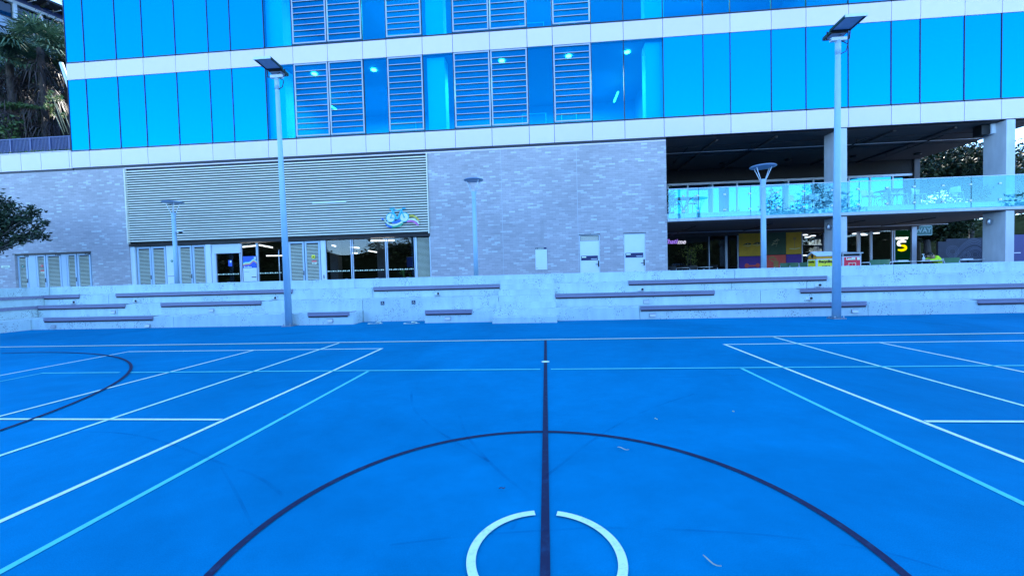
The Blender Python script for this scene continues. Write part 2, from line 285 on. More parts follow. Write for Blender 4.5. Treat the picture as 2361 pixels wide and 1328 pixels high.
# ------------------------------------------------------------------ mesh helpers
class MB:
    def __init__(s): s.v = []; s.f = []; s.sm = []
    def add(s, vs, fs, smooth=False):
        o = len(s.v); s.v += [tuple(p) for p in vs]; s.f += [tuple(i+o for i in f) for f in fs]; s.sm += [smooth]*len(fs); return s
    def box(s, x0, x1, y0, y1, z0, z1):
        return s.add([(x0,y0,z0),(x1,y0,z0),(x1,y1,z0),(x0,y1,z0),(x0,y0,z1),(x1,y0,z1),(x1,y1,z1),(x0,y1,z1)],
                     [(0,3,2,1),(4,5,6,7),(0,1,5,4),(1,2,6,5),(2,3,7,6),(3,0,4,7)])
    def hexa(s, p):   # 8 points: bottom 4 ccw, top 4
        return s.add(p, [(0,3,2,1),(4,5,6,7),(0,1,5,4),(1,2,6,5),(2,3,7,6),(3,0,4,7)])
    def prism(s, poly, y0, y1):   # polygon in XZ, extruded along Y
        n = len(poly); vs = [(x, y0, z) for x, z in poly] + [(x, y1, z) for x, z in poly]
        fs = [tuple(range(n)), tuple(range(2*n-1, n-1, -1))] + [(i, n+i, n+(i+1) % n, (i+1) % n) for i in range(n)]
        return s.add(vs, fs)
    def slab(s, poly, z0, z1):    # polygon in XY, extruded along Z
        n = len(poly); vs = [(x, y, z0) for x, y in poly] + [(x, y, z1) for x, y in poly]
        fs = [tuple(range(n-1, -1, -1)), tuple(range(n, 2*n))] + [(i, (i+1) % n, n+(i+1) % n, n+i) for i in range(n)]
        return s.add(vs, fs)
    def tube(s, pts, r, n=8, caps=True):
        pts = [Vector(p) for p in pts]; rs = r if isinstance(r, (list, tuple)) else [r]*len(pts)
        vs = []; prev = None
        for i, p in enumerate(pts):
            d = (pts[min(i+1, len(pts)-1)] - pts[max(i-1, 0)]).normalized()
            a = prev if prev is not None else (Vector((0, 0, 1)) if abs(d.z) < .9 else Vector((1, 0, 0)))
            u = (a - d*a.dot(d)).normalized(); v = d.cross(u); prev = u
            vs += [p + (u*math.cos(2*math.pi*k/n) + v*math.sin(2*math.pi*k/n))*rs[i] for k in range(n)]
        fs = []
        for i in range(len(pts)-1):
            for k in range(n):
                a = i*n+k; b = i*n+(k+1) % n; fs.append((a, b, b+n, a+n))
        o = len(s.v); s.add(vs, fs, True)
        if caps:
            s.f += [tuple(o+k for k in range(n-1, -1, -1)), tuple(o+(len(pts)-1)*n+k for k in range(n))]; s.sm += [False, False]
        return s
    def cyl(s, p0, p1, r0, r1=None, n=16): return s.tube([p0, p1], [r0, r0 if r1 is None else r1], n)
    def lathe(s, prof, c, n=20, smooth=True):    # profile [(r,z)...]
        cx, cyy, cz = c; vs = []
        for r, z in prof: vs += [(cx+r*math.cos(2*math.pi*k/n), cyy+r*math.sin(2*math.pi*k/n), cz+z) for k in range(n)]
        fs = [(i*n+k, i*n+(k+1) % n, (i+1)*n+(k+1) % n, (i+1)*n+k) for i in range(len(prof)-1) for k in range(n)]
        o = len(s.v); s.add(vs, fs, smooth)
        s.f += [tuple(o+k for k in range(n-1, -1, -1)), tuple(o+(len(prof)-1)*n+k for k in range(n))]; s.sm += [False, False]
        return s
    def disc_y(s, c, r, y0, y1, n=24):
        return s.prism([(c[0]+r*math.cos(2*math.pi*k/n), c[1]+r*math.sin(2*math.pi*k/n)) for k in range(n)], y0, y1)
    def strip(s, pts, wdt, z):    # flat ribbon on the ground along pts
        P = [Vector((p[0], p[1])) for p in pts]; vs = []
        for i, p in enumerate(P):
            d = (P[min(i+1, len(P)-1)] - P[max(i-1, 0)]).normalized(); nn = Vector((-d.y, d.x))*wdt/2
            vs += [(p.x+nn.x, p.y+nn.y, z), (p.x-nn.x, p.y-nn.y, z)]
        return s.add(vs, [(2*i, 2*i+1, 2*i+3, 2*i+2) for i in range(len(P)-1)])
    def ribbon_y(s, top, bot, y0, y1):   # XZ ribbon between two polylines
        return s.prism(list(top) + list(reversed(bot)), y0, y1)
    def build(s, name, mat, parent=None, bevel=0.0, origin=None):
        me = bpy.data.meshes.new(name)
        V = np.array(s.v, dtype=float)
        org = Vector((0, 0, 0))
        if parent is None:
            if origin is None:
                lo, hi = V.min(0), V.max(0); origin = ((lo[0]+hi[0])/2, (lo[1]+hi[1])/2, lo[2])
            org = Vector(origin); V = V - np.array(origin)
        me.from_pydata(V.tolist(), [], s.f); me.update()
        me.polygons.foreach_set('use_smooth', s.sm)
        me.materials.append(mat)
        o = bpy.data.objects.new(name, me); COL.objects.link(o); o.location = org
        if parent is not None:
            o.parent = parent
            if parent.parent is None: o.matrix_parent_inverse = Matrix.Translation(parent.location).inverted()
        if bevel:
            b = o.modifiers.new('bevel', 'BEVEL'); b.width = bevel; b.segments = 2; b.limit_method = 'ANGLE'
        return o
def thing(name, label, cat, loc=(0, 0, 0), group=None):
    o = bpy.data.objects.new(name, None); COL.objects.link(o); o.location = loc; o.empty_display_size = .2
    return tag(o, label, cat, group)
def tag(o, label, cat, group=None):
    o['label'] = label; o['category'] = cat
    if group: o['group'] = group
    return o
def struct(o, kind='structure'): o['kind'] = kind; return o
def dup(root, loc, rz=0.0, label=None, group=None, scale=None):
    r = root.copy(); COL.objects.link(r); r.location = loc; r.rotation_euler = (0, 0, rz)
    if scale: r.scale = (scale,)*3
    if label: r['label'] = label
    if group: r['group'] = group
    for ch in list(root.children):
        c = ch.copy(); COL.objects.link(c); c.parent = r
        for g in ch.children:
            d = g.copy(); COL.objects.link(d); d.parent = c
    return r
def text(name, s, size, loc, mat, parent=None, extrude=.004, align='CENTER', shear=0.0, rz=0.0, sx=1.0, bold=0.0):
    cu = bpy.data.curves.new(name, 'FONT'); cu.body = s; cu.size = size; cu.extrude = extrude; cu.align_x = align; cu.align_y = 'CENTER'; cu.shear = shear
    cu.offset = bold; cu.resolution_u = 3
    t = bpy.data.objects.new(name, cu); me = bpy.data.meshes.new_from_object(t)
    bpy.data.objects.remove(t); bpy.data.curves.remove(cu)
    rot = Matrix.Rotation(rz, 4, 'Z') @ Matrix.Rotation(math.pi/2, 4, 'X')
    mt = Matrix.Translation(loc) @ rot @ Matrix.Diagonal((sx, 1, 1, 1))
    me.transform(mt); me.materials.clear(); me.materials.append(mat); me.name = name
    o = bpy.data.objects.new(name, me); COL.objects.link(o)
    if parent is not None:
        o.parent = parent
        if parent.parent is None: o.matrix_parent_inverse = Matrix.Translation(parent.location).inverted()
    return o
def leaves(name, mat, pts, size, parent=None, up=0.3, aspect=.45, origin=None, droop=0.0):
    """one mesh of bent leaf blades at the points"""
    P = np.asarray(pts, float); n = len(P)
    d = nrg.normal(size=(n, 3)); d[:, 2] = d[:, 2]*.6 - droop; d /= np.linalg.norm(d, axis=1)[:, None]
    u = nrg.normal(size=(n, 3)); u[:, 2] += up; sd = np.cross(d, u); sd /= np.linalg.norm(sd, axis=1)[:, None]
    nn = np.cross(sd, d); ln = (size*(0.6+0.8*nrg.random(n)))[:, None]
    a = P - d*ln*.5; b = P + sd*ln*aspect*.5 + nn*ln*.08; c = P + d*ln*.5 - nn*ln*.05; e = P - sd*ln*aspect*.5 + nn*ln*.08
    V = np.stack([a, b, c, e], 1).reshape(-1, 3)
    org = np.zeros(3)
    if parent is None: org = np.array(origin if origin is not None else [V[:, 0].mean(), V[:, 1].mean(), V[:, 2].min()])
    V = V - org
    me = bpy.data.meshes.new(name); me.vertices.add(4*n); me.vertices.foreach_set('co', V.ravel())
    me.loops.add(4*n); me.loops.foreach_set('vertex_index', np.arange(4*n)); me.polygons.add(n)
    me.polygons.foreach_set('loop_start', np.arange(0, 4*n, 4)); me.update(); me.validate(); me.materials.append(mat)
    o = bpy.data.objects.new(name, me); COL.objects.link(o); o.location = org
    if parent is not None:
        o.parent = parent
        if parent.parent is None: o.matrix_parent_inverse = Matrix.Translation(parent.location).inverted()
    return o
def blob_pts(blobs, dens, shell=.55):
    out = []
    for (x, y, z, rx, ry, rz) in blobs:
        n = int(dens*(rx*ry*rz)**(2/3)); q = nrg.normal(size=(n, 3)); q /= np.linalg.norm(q, axis=1)[:, None]
        rr = shell + (1-shell)*nrg.random(n)**.6; rr *= 1+.18*nrg.normal(size=n)
        out.append(np.array([x, y, z]) + q*rr[:, None]*[rx, ry, rz])
    return np.concatenate(out)

# ------------------------------------------------------------------ ground, court
g = MB().add([(-900, -900, -.02), (900, -900, -.02), (900, 900, -.02), (-900, 900, -.02)], [(0, 1, 2, 3)]).build('ground', M['ground']); struct(g)
c = MB().box(-30, 34, -16, 14.6, -.015, 0).build('sports_court', M['court'], origin=(0, 0, 0)); struct(c)
court = c
def cline(name, m, x0, x1, y0, y1, z=.004): return MB().add([(x0, y0, z), (x1, y0, z), (x1, y1, z), (x0, y1, z)], [(0, 1, 2, 3)]).build(name, M[m], court)
Z1, Z2, Z3 = .004, .006, .008
cline('sideline', 'line_w', -18.7, 30, 9.635, 9.71); cline('sideline_dark_line', 'line_b', -18.7, 30, 9.575, 9.632)  # thin black line painted along the near side of the sideline
for s, tx in ((-1, 5), (1, 5)):
    a = (lambda v: v) if s > 0 else (lambda v: -v)
    def X(v, wd=.05): return (s*v-wd/2, s*v+wd/2)
    cline('court_line', 'line_w', *X(3.62), -4.3, 8.70)
    cline('court_line', 'line_g', *X(2.98), -2.2, 6.59, Z1)
    cline('court_line', 'line_p', *X(5.03, .05), -5.1, 9.57, Z2)
    cline('court_line', 'line_w', *X(6.575, .05), -4.3, 8.70, Z2)
    cline('court_line', 'line_w', *X(9.66, .05), -4.3, 8.70, Z1)
    x0, x1 = sorted((s*3.595, s*9.68)); cline('court_line', 'line_w', x0, x1, 8.702, 8.757, Z1)
    x0, x1 = sorted((s*3.65, s*18.6)); cline('court_line', 'line_w', x0, x1, 4.255, 4.305, Z3)
    cline('court_line', 'line_g', *X(9.03, .04), -2.2, 6.59, Z2)
cline('court_line', 'line_g', -9.05, -7.52, 6.592, 6.645, Z3); cline('court_line', 'line_g', -7.31, -.125, 6.592, 6.645, Z3); cline('court_line', 'line_g', .05, 9.05, 6.592, 6.645, Z3)
cline('halfway_line', 'line_b', -.065, -.013, -5.2, 9.575, .0095)
def arcpts(cx_, cy_, r, a0, a1, n=96): return [(cx_+r*math.cos(R(a0+(a1-a0)*i/n)), cy_+r*math.sin(R(a0+(a1-a0)*i/n))) for i in range(n+1)]
MB().strip(arcpts(-.039, 2.2, 1.775, 0, 360, 160), .05, .0055).build('centre_circle', M['line_b'], court)
MB().strip(arcpts(-.035, 2.195, .405, 100, 260, 60), .05, .0105).build('inner_circle', M['line_w'], court)
MB().strip(arcpts(-.035, 2.195, .405, 80, -80, 60), .05, .0105).build('inner_circle', M['line_w'], court)
MB().strip(arcpts(-12.12, 2.33, 6.42, -60, 97, 120), .045, .0112).build('goal_arc', M['line_b'], court)
MB().slab(arcpts(-.04, 7.18, .07, 0, 345, 20), .0098, .0118).build('centre_mark', M['line_w'], court)
def smooth_path(P, n=12):
    P = [Vector(p) for p in P]; out = []
    for i in range(len(P)-1):
        p0 = P[max(i-1, 0)]; p1 = P[i]; p2 = P[i+1]; p3 = P[min(i+2, len(P)-1)]
        for k in range(n):
            t = k/n; out.append(.5*((2*p1)+(p2-p0)*t+(2*p0-5*p1+4*p2-p3)*t*t+(3*p1-p0-3*p2+p3)*t**3))
    return out+[P[-1]]
for k, (wd, P) in enumerate(((.03, [(-5.04, 3.89), (-4.42, 3.86), (-3.7, 3.64), (-2.71, 3.19), (-2.25, 2.98), (-1.79, 2.66)]), (.02, [(-2.71, 3.15), (-2.27, 2.76), (-1.87, 2.39)]),
          (.02, [(-.92, 2.24), (-.49, 2.34), (-.03, 2.41), (.38, 2.45), (1.07, 2.43), (1.48, 2.37), (1.76, 2.29), (1.96, 2.16)]),
          (.028, [(-.24, 2.41), (-.17, 2.69), (-.06, 3.01), (.11, 3.3), (.5, 3.91), (1.12, 4.63), (1.79, 5.2)]),
          (.03, [(-.98, 4.41), (-.77, 3.81), (-.4, 3.14), (-.12, 2.77)]), (.03, [(-1.83, 5.34), (-1.56, 4.63), (-1.16, 4.03), (-.5, 3.3)]),
          (.03, [(1.6, 6.0), (2.6, 6.1), (3.4, 6.3), (4.6, 6.6)]))):
    MB().strip(smooth_path(P), wd, .013+.0004*k).build('scuff_mark', M['scuff'], court)
# litter on the court
def leaf_thing(px, py, ln, ang, m, label, kind='fallen_leaf', cat='leaf', bend=.2):
    p = gr(px, py); P = []
    for i in range(7):
        t = i/6-.5; q = t*ln; b = bend*ln*(4*t*t-.5)*.5
        P.append((p.x+q*math.cos(ang)-b*math.sin(ang), p.y+q*math.sin(ang)+b*math.cos(ang), .016+.006*math.sin(i)))
    wd = [.15, .6, 1, .9, .6, .3, .08]
    mb = MB(); vs = []
    for i, q in enumerate(P):
        nx, ny = -math.sin(ang), math.cos(ang); h = ln*.05*wd[i]
        vs += [(q[0]+nx*h, q[1]+ny*h, q[2]), (q[0], q[1], q[2]+.006), (q[0]-nx*h, q[1]-ny*h, q[2])]
    fs = []
    for i in range(6):
        a = 3*i; fs += [(a, a+1, a+4, a+3), (a+1, a+2, a+5, a+4)]
    mb.add(vs, fs)
    return tag(mb.build(kind, m), label, cat)
tanleaf = pm('dry_leaf', (0.45, 0.42, 0.30), rough=.7); darkleaf = pm('dark_leaf', (0.035, 0.02, 0.04), rough=.7); yleaf = pm('yellow_leaf', (0.75, 0.72, 0.25), rough=.7)
leaf_thing(1437, 1038, .10, -.45, tanleaf, 'long pale curled leaf on the court just inside the big dark circle')
leaf_thing(1158, 1130, .05, .55, darkleaf, 'small dark leaf on the court left of the halfway line')
leaf_thing(1513, 969, .03, -.2, yleaf, 'tiny yellow leaf on the court outside the big dark circle')
leaf_thing(1691, 952, .03, .4, yleaf, 'tiny yellow leaf lying apart on the court toward the right')
leaf_thing(1640, 1300, .10, -.9, tanleaf, 'dry grey leaf with a long pale stalk at the lower edge of the court', bend=.3)
leaf_thing(657, 959, .03, .8, darkleaf, 'tiny dark crumb of leaf on the turquoise line left of the big circle')
# wheelchair symbols painted on the floor
def wheelchair(mb, cx_, cz_, s, put):
    """plain access symbol out of strokes; put(u,v)->3D, strokes as quads"""
    def stroke(P, wd):
        P = [Vector(p) for p in P]; vs = []
        for i, p in enumerate(P):
            d = (P[min(i+1, len(P)-1)] - P[max(i-1, 0)]).normalized(); n = Vector((-d.y, d.x))*wd/2
            vs += [put(cx_+s*(p.x+n.x), cz_+s*(p.y+n.y)), put(cx_+s*(p.x-n.x), cz_+s*(p.y-n.y))]
        mb.add(vs, [(2*i, 2*i+1, 2*i+3, 2*i+2) for i in range(len(P)-1)])
    stroke([(.05*math.cos(a)-.06, .38+.05*math.sin(a)) for a in np.linspace(0, 6.3, 14)], .07)
    stroke([(-.06, .28), (-.03, .0), (.18, .0), (.27, -.28), (.38, -.25)], .09)
    stroke([(-.04, .16), (.15, .16)], .07)
    stroke([(.25*math.cos(a), -.15+.25*math.sin(a)) for a in np.linspace(2.0, 6.0, 24)], .07)
for k, (px, py) in enumerate(((868, 744.8), (950, 744.4))):
    p = gr(px, py); mb = MB()
    wheelchair(mb, p.x, p.y, .85, lambda u, v: (u, v, .009)); mb.build('access_symbol', M['line_w'], court)

# ------------------------------------------------------------------ terraced concrete seating
TY = (13.55, 14.30, 15.05, 15.80); TZ = (.405, .82, 1.195, 1.55); XL, XR = -18.80, 30.0
steps = thing('terraced_seating', 'pale pitted concrete seating terrace rising from the blue court', 'seating terrace', (0, 14.5, 0))
def run(k, joints, skip=None):
    mb = MB(); y0 = TY[k]; y1 = TY[k+1] if k < 3 else 16.12; z0 = -.01
    xl = XL - .72*k
    xs = [xl] + joints + [XR]
    for a, b in zip(xs[:-1], xs[1:]):
        if skip and a >= skip[0]-.01 and b <= skip[1]+.01: continue
        mb.box(a+.006, b-.006, y0, y1-.018, z0, TZ[k])
    xw = xl if k == 3 else xl   # left wing, coming toward the camera
    mb.box(xl-(.72 if k < 3 else .32)+.003, xl-.006, -8, y0-.006 if True else y1, z0, TZ[k])
    mb.box(xl-(.72 if k < 3 else .32)+.003, xl-.006, y0+.0, y1-.003, z0, TZ[k])
    return mb.build('tier', M['conc'], steps, bevel=.012)
bayL, bayR = -6.58, -4.10
run(0, [-13.2, bayL, bayR, 3.0, 9.9], skip=(bayL, bayR)); run(1, [-16.2, bayL, -1.66, 7.1, 15.0]); run(2, [-17.4, -6.52, -1.7, 6.5, 9.0]); run(3, [atX(817, 15.8), atX(1694, 15.8), 12.4])
sf = MB(); x0s, x1s = -1.74, .31
for y0, y1, z in ((13.07, 13.545, .205),):
    sf.box(x0s, x1s+.02, y0, y1, -.01, z)
sf.box(x0s+.03, x1s, 13.925, 14.295, .40, .612); sf.box(x0s+.03, x1s, 14.675, 15.045, .815, 1.01); sf.box(x0s+.03, x1s, 15.42, 15.795, 1.19, 1.38)
sf.build('stair_flight', M['conc'], steps, bevel=.012)
# little metal edge studs along the treads
stud0 = None
def stud(x, k):
    global stud0
    if stud0 is None:
        mb = MB(); mb.tube([(-.05, -.004, .002), (-.02, .01, .014), (.02, .03, .016), (.05, .05, .004)], .008, 6)
        stud0 = mb.build('edge_stud', M['steel'], steps); stud0.matrix_parent_inverse = Matrix.Translation(steps.location).inverted(); o = stud0
    else:
        o = stud0.copy(); COL.objects.link(o)
    o.location = (x, TY[k], TZ[k]); return o
benches = [(2, -30, -18.64), (2, -17.04, -9.67), (2, -6.47, -1.68), (2, 2.94, 9.65), (1, -30, -15.84), (1, -14.38, -10.41), (1, .30, 5.62), (1, 8.33, 17.0),
           (0, -18.25, -13.96), (0, -8.19, -6.75), (0, -4.07, -2.47), (0, 3.01, 9.83), (0, 12.98, 18.0)]
n_st = 0
for k in range(4):
    x = (-18.4, -20.0, -20.2, -20.4)[k]
    while x < 17 and n_st < 98:
        if not any(b[0] == k and b[1]-.1 < x < b[2]+.1 for b in benches) and not (k == 0 and bayL-.2 < x < bayR+.1) and not (x0s-.1 < x < x1s+.1 and k < 3):
            stud(x, k); n_st += 1
        x += .62 if k < 3 else 1.25
# ------------------------------------------------------------------ timber benches
BL = ['purple-grey timber bench on the top tier wrapping the left corner of the terrace', 'longest timber bench on the third tier, behind the left solar light pole',
      'timber bench on the third tier above the two wheelchair signs', 'timber bench on the third tier below the two white service doors',
      'timber bench on the middle tier wrapping the left corner of the terrace', 'shorter timber bench on the middle tier left of the left solar light pole',
      'timber bench on the middle tier beginning right at the concrete stair flight', 'long timber bench on the middle tier behind the right solar light pole',
      'timber bench on the lowest tier, nearest the left corner of the court', 'short timber bench with a returning end on the lowest tier left of the wheelchair bay',
      'shortest timber bench on the lowest tier right of the wheelchair bay', 'long timber bench on the lowest tier passing behind the right solar light pole base',
      'timber bench on the lowest tier cut by the right edge of the picture']
for (k, xa, xb), lab in zip(benches, BL):
    wing = xa < -25; xs = XL-.72*k if wing else xa
    y0 = TY[k]-.025; z = TZ[k]
    t = thing('timber_bench', lab, 'bench', ((xs+xb)/2, y0+.2, z), 'timber benches on the concrete tiers')
    top = MB(); nsl = 2; zt = z+.014
    for j in range(nsl):
        ya = y0+.04+j*.105
        top.box(xs+(.03 if wing else 0), xb, ya, ya+.095, z+.006, zt)
        if wing: top.box(xs-.205+j*.105, xs-.205+j*.105+.095, -8, y0+.03, z+.006, zt)
    top.build('seat', M['timber_t'], t, bevel=.004)
    fr = MB(); fr.box(xs+(.02 if wing else 0), xb, y0-.022, y0+.018, z-.095, zt-.022); fr.box(xs+(.02 if wing else 0), xb, y0-.022, y0+.018, zt-.012, zt+.02)
    if wing: fr.box(xs+.003, xs+.043, -8, y0-.023, z-.095, zt+.003)
    if abs(xb+6.75) < .01: fr.box(xb-.0, xb+.04, y0-.02, y0+.55, z-.095, zt+.003)
    fr.build('fascia', M['timber'], t, bevel=.004)
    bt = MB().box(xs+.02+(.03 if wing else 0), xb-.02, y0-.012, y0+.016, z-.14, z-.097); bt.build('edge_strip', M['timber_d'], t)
# step lights on the risers
SLs = [(170.5, 697, 2, 'w', 'white round-eyed step light under the top-tier corner bench'), (313, 694, 2, 'w', 'white round-eyed step light left end of the longest bench'),
       (634, 687, 2, 'w', 'white round-eyed step light just left of the left solar pole'), (262, 719.5, 1, 'g', 'grey hooded step light on the middle tier below the corner bench'),
       (488.6, 715.6, 1, 'g', 'grey hooded step light below the shorter middle-tier bench'), (124, 753, 0, 'g', 'grey hooded step light near the court corner, left under the lowest bench'),
       (341.5, 750.6, 0, 'g', 'grey hooded step light under the right end of the lowest left bench'), (1009, 677, 2, 'w', 'white step light below the bench above the wheelchair signs'),
       (762, 739, 0, 'g', 'grey hooded step light on the block left of the wheelchair bay'), (1032.7, 734, 0, 'g', 'grey hooded step light on the block right of the wheelchair bay'),
       (1477, 667.5, 2, 'w', 'white step light below the left end of the bench under the service doors'), (1490, 695.5, 1, 'g', 'grey hooded step light under the bench right of the stairs'),
       (1504.5, 726.5, 0, 'g', 'grey hooded step light below the left end of the long lowest bench'), (1885.5, 657.5, 2, 'w', 'white step light by the pole, on the third tier'),
       (1865, 688, 1, 'w', 'white step light by the pole, on the middle tier'), (1970, 717, 0, 'g', 'grey hooded step light right of the right pole base')]
for px, py, k, kind, lab in SLs:
    p = at(px, py, TY[k]); t = thing('step_light', lab, 'light', (p.x, p.y, p.z-.06), 'small lights on the concrete risers')
    if kind == 'w':
        MB().box(p.x-.10, p.x+.10, p.y-.022, p.y-.002, p.z-.055, p.z+.05).build('housing', M['whitep'], t, bevel=.012)
        MB().box(p.x-.10, p.x+.10, p.y-.06, p.y-.024, p.z-.065, p.z-.045).build('hood', M['steel'], t, bevel=.004)
        MB().disc_y((p.x+(.03 if px < 1400 else .055), p.z+.005), .04, p.y-.045, p.y-.023).build('lens', M['black'], t)
    else:
        MB().box(p.x-.10, p.x+.10, p.y-.018, p.y-.002, p.z-.06, p.z+.06).build('housing', M['steel'], t, bevel=.005)
        MB().hexa([(p.x-.09, p.y-.06, p.z-.05), (p.x+.09, p.y-.06, p.z-.05), (p.x+.09, p.y-.019, p.z-.05), (p.x-.09, p.y-.019, p.z-.05),
                   (p.x-.09, p.y-.03, p.z+.035), (p.x+.09, p.y-.03, p.z+.035), (p.x+.09, p.y-.019, p.z+.035), (p.x-.09, p.y-.019, p.z+.035)]).build('hood', M['steel'], t)
# wheelchair signs on the riser
for (px, py), lab in (((882, 699), 'dark wheelchair sign on the concrete wall, nearer the left block'), ((953.5, 697), 'dark wheelchair sign on the concrete wall, nearer the stairs')):
    p = at(px, py, TY[1]-.002); t = thing('access_sign', lab, 'sign', (p.x, p.y, p.z-.06), 'wheelchair signs')
    MB().box(p.x-.065, p.x+.065, p.y-.012, p.y, p.z-.065, p.z+.065).build('plate', M['navyp'], t)
    mb = MB(); wheelchair(mb, p.x, p.z, .115, lambda u, v: (u, p.y-.015, v)); mb.build('symbol', M['line_w'], t)
# terrace paving behind
struct(MB().slab([(-40, 16.125), (60, 16.125), (60, 27.5), (22.5, 27.5), (22.5, 46), (-40, 46)], -.01, .95).build('terrace', M['paver']))
TZ0 = .95

# ------------------------------------------------------------------ main building
F = 20.0
B0, G0, A0, A1, C0, C1 = 7.80, 8.70, 12.36, 13.26, 16.92, 17.82
BX0, BX1 = -24.78, 22.2
bld = thing('university_building', 'long glass and mauve brick building with white bands behind the court', 'building', (0, 24, TZ0))
MOD = [-24.78, -23.72]
x = -23.72
for wd in [1.8, 1.5, 1.8, 1.8, 1.2]*6:
    x += wd
    if x < BX1-.3: MOD.append(round(x, 3))
MOD.append(BX1)
def louvred(i): # panels with horizontal louvre blades
    return any(abs(MOD[i]-v) < .05 for v in (-12.32, -10.52, -7.52, -4.22, -2.42, .58))
def clear(i, top):
    xm = (MOD[i]+MOD[i+1])/2
    return -13.9 < xm < (14.0 if top else 5.75)
for row, (z0, z1) in enumerate(((G0, A0), (A1, C0))):
    for i in range(len(MOD)-1):
        a, b = MOD[i]+.018, MOD[i+1]-.018; cl = clear(i, row == 1); lv = louvred(i)
        p = MB().box(a, b, F+.02, F+.035, z0+.02, z1-.006)
        wn = p.build('window', M['cglass'] if cl else M['fglass'], bld)
        fr = MB(); fr.box(a-.032, a-.002, F-.006, F+.06, z0, z1); fr.box(a, b+.002, F-.006, F+.06, z0-.05, z0+.018)
        fr.build('gasket', M['navy'], wn)
        if lv:
            f2 = MB(); yy0, yy1 = F-.03, F+.012
            for q in ((a+.012, a+.065), (b-.065, b-.012)): f2.box(q[0], q[1], yy0, yy1, z0+.06, z1-.04)
            f2.box(a+.067, b-.067, yy0, yy1, z0+.06, z0+.115); f2.box(a+.067, b-.067, yy0, yy1, z1-.09, z1-.04)
            f2.build('frame', M['lframe'], wn)
            f3 = MB(); n = 12
            for j in range(1, n):
                zz = z0+.13+(z1-.11-z0-.13)*j/n
                f3.box(a+.069, b-.069, yy0+.006, yy1, zz-.010, zz+.018)
            f3.build('blades', M['lframe'], wn)
            f4 = MB()
            for j in range(1, n):
                zz = z0+.13+(z1-.11-z0-.13)*j/n
                f4.box(a+.069, b-.069, yy0+.012, yy1, zz-.024, zz-.0105)
            f4.build('blade_seal', M['navy'], wn)
for name, z0, z1 in (('lower_band', B0, G0-.055), ('middle_band', A0, A1-.055), ('upper_band', C0, C1-.055)):
    mb = MB()
    for i in range(len(MOD)-1):
        mb.box(MOD[i]+.011, MOD[i+1]-.011, F-.012, F+.06, z0+.004, z1)
    mb.build('cladding_band', M['clad'], bld, bevel=.003)
    MB().box(BX0+.01, BX1-.01, F+.065, F+.25, z0+.01, z1+.05).build('band_backing', M['navy'], bld)
# floor plates and rooms behind the clear glass
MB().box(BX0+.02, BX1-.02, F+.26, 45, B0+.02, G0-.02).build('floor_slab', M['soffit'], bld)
MB().box(BX0+.02, BX1-.02, F+.26, 45, A0+.02, A1-.02).build('floor_slab', M['sheet'], bld)
MB().box(BX0+.02, BX1-.02, F+.26, 45, C0+.02, C1-.02).build('floor_slab', M['sheet'], bld)
MB().box(BX0, BX1, F, 45, C1+.01, 28.5).build('upper_storeys', M['fglass'], bld)
for z0, z1, xr in ((G0, A0, 5.75), (A1, C0, 14.0)):
    MB().box(-13.95, xr+.1, 27.0, 27.2, z0, z1).build('room_back_wall', M['sheet'], bld)
    MB().box(BX0+.04, -13.95, F+.12, 44.9, z0, z1).build('room_side_core', M['sheet'], bld); MB().box(xr+.1, BX1-.04, F+.12, 44.9, z0, z1).build('room_side_core', M['sheet'], bld)
    for px in (646, 1010, 1509):
        xc = atX(px, 20.5, 250); MB().box(xc-.44, xc+.44, 20.30, 21.0, z0, z1-.012).build('column', M['colw'], bld, bevel=.01)
    rl = MB()   # hand rails / screen frames standing in the rooms
    for (xa, xb, zt) in ((-7.95, -6.6, 1.0), (-1.0, .2, 1.05), (1.0, 1.75, .98)):
        rl.tube([(xa, 21.4, z0), (xa, 21.4, z0+zt), (xb, 21.4, z0+zt), (xb, 21.4, z0)], .022, 6)
    rl.build('handrail', M['whitep'], bld)
    MB().box(-13.9, xr, 26.9, 26.99, z0+2.2, z0+2.26).build('ceiling_trim', M['whitep'], bld)
MB().box(2.55, 3.15, 26.93, 26.99, G0+.9, G0+1.3).build('wall_panel', M['alumw'], bld)
for k, (px, py) in enumerate(((725, 172), (862, 163), (1157, 142), (1311, 131), (1446, 122))):
    p = gr(px, py, A0-.02)
    lab = ['leftmost of the lit ceiling spots behind the upper glass', 'lit ceiling spot behind the plain pane between two louvre windows', 'lit ceiling spot in the louvred pane right of the cyan middle column',
           'lit ceiling spot in the single right-hand louvre window', 'rightmost lit ceiling spot, beside the right cyan column'][k]
    tag(MB().lathe([(.13, 0), (.13, -.03), (.09, -.04)], (p.x, p.y, A0+.012), 16).build('ceiling_spot', M['lampb']), lab, 'light', 'lit ceiling spots upstairs')
for (pa, pb, zc, lab) in (((1416, 235), (1425, 213), 11.2, 'short lit tube lamp hanging in the pane left of the right cyan column'), ((764, 246), (775, 253), 11.0, 'short lit tube lamp seen through the left pair of louvre windows')):
    a, b = at(*pa, 24.0), at(*pb, 24.6); tag(MB().cyl(a, b, .05, n=8).build('tube_lamp', M['lampw']), lab, 'light')
# area lights added to brighten the rooms, upper ones without any spots
for i, (x, z) in enumerate(((-10, A0-.4), (-3, A0-.4), (2.5, A0-.4), (-8, C0-.4), (0, C0-.4), (8, C0-.4))):
    ld = bpy.data.lights.new('room_fill_light', 'AREA'); ld.energy = 75; ld.size = 3.0; ld.color = (.85, .95, 1.0)
    lo = bpy.data.objects.new('room_fill_light', ld); COL.objects.link(lo); lo.location = (x, 23.5, z)
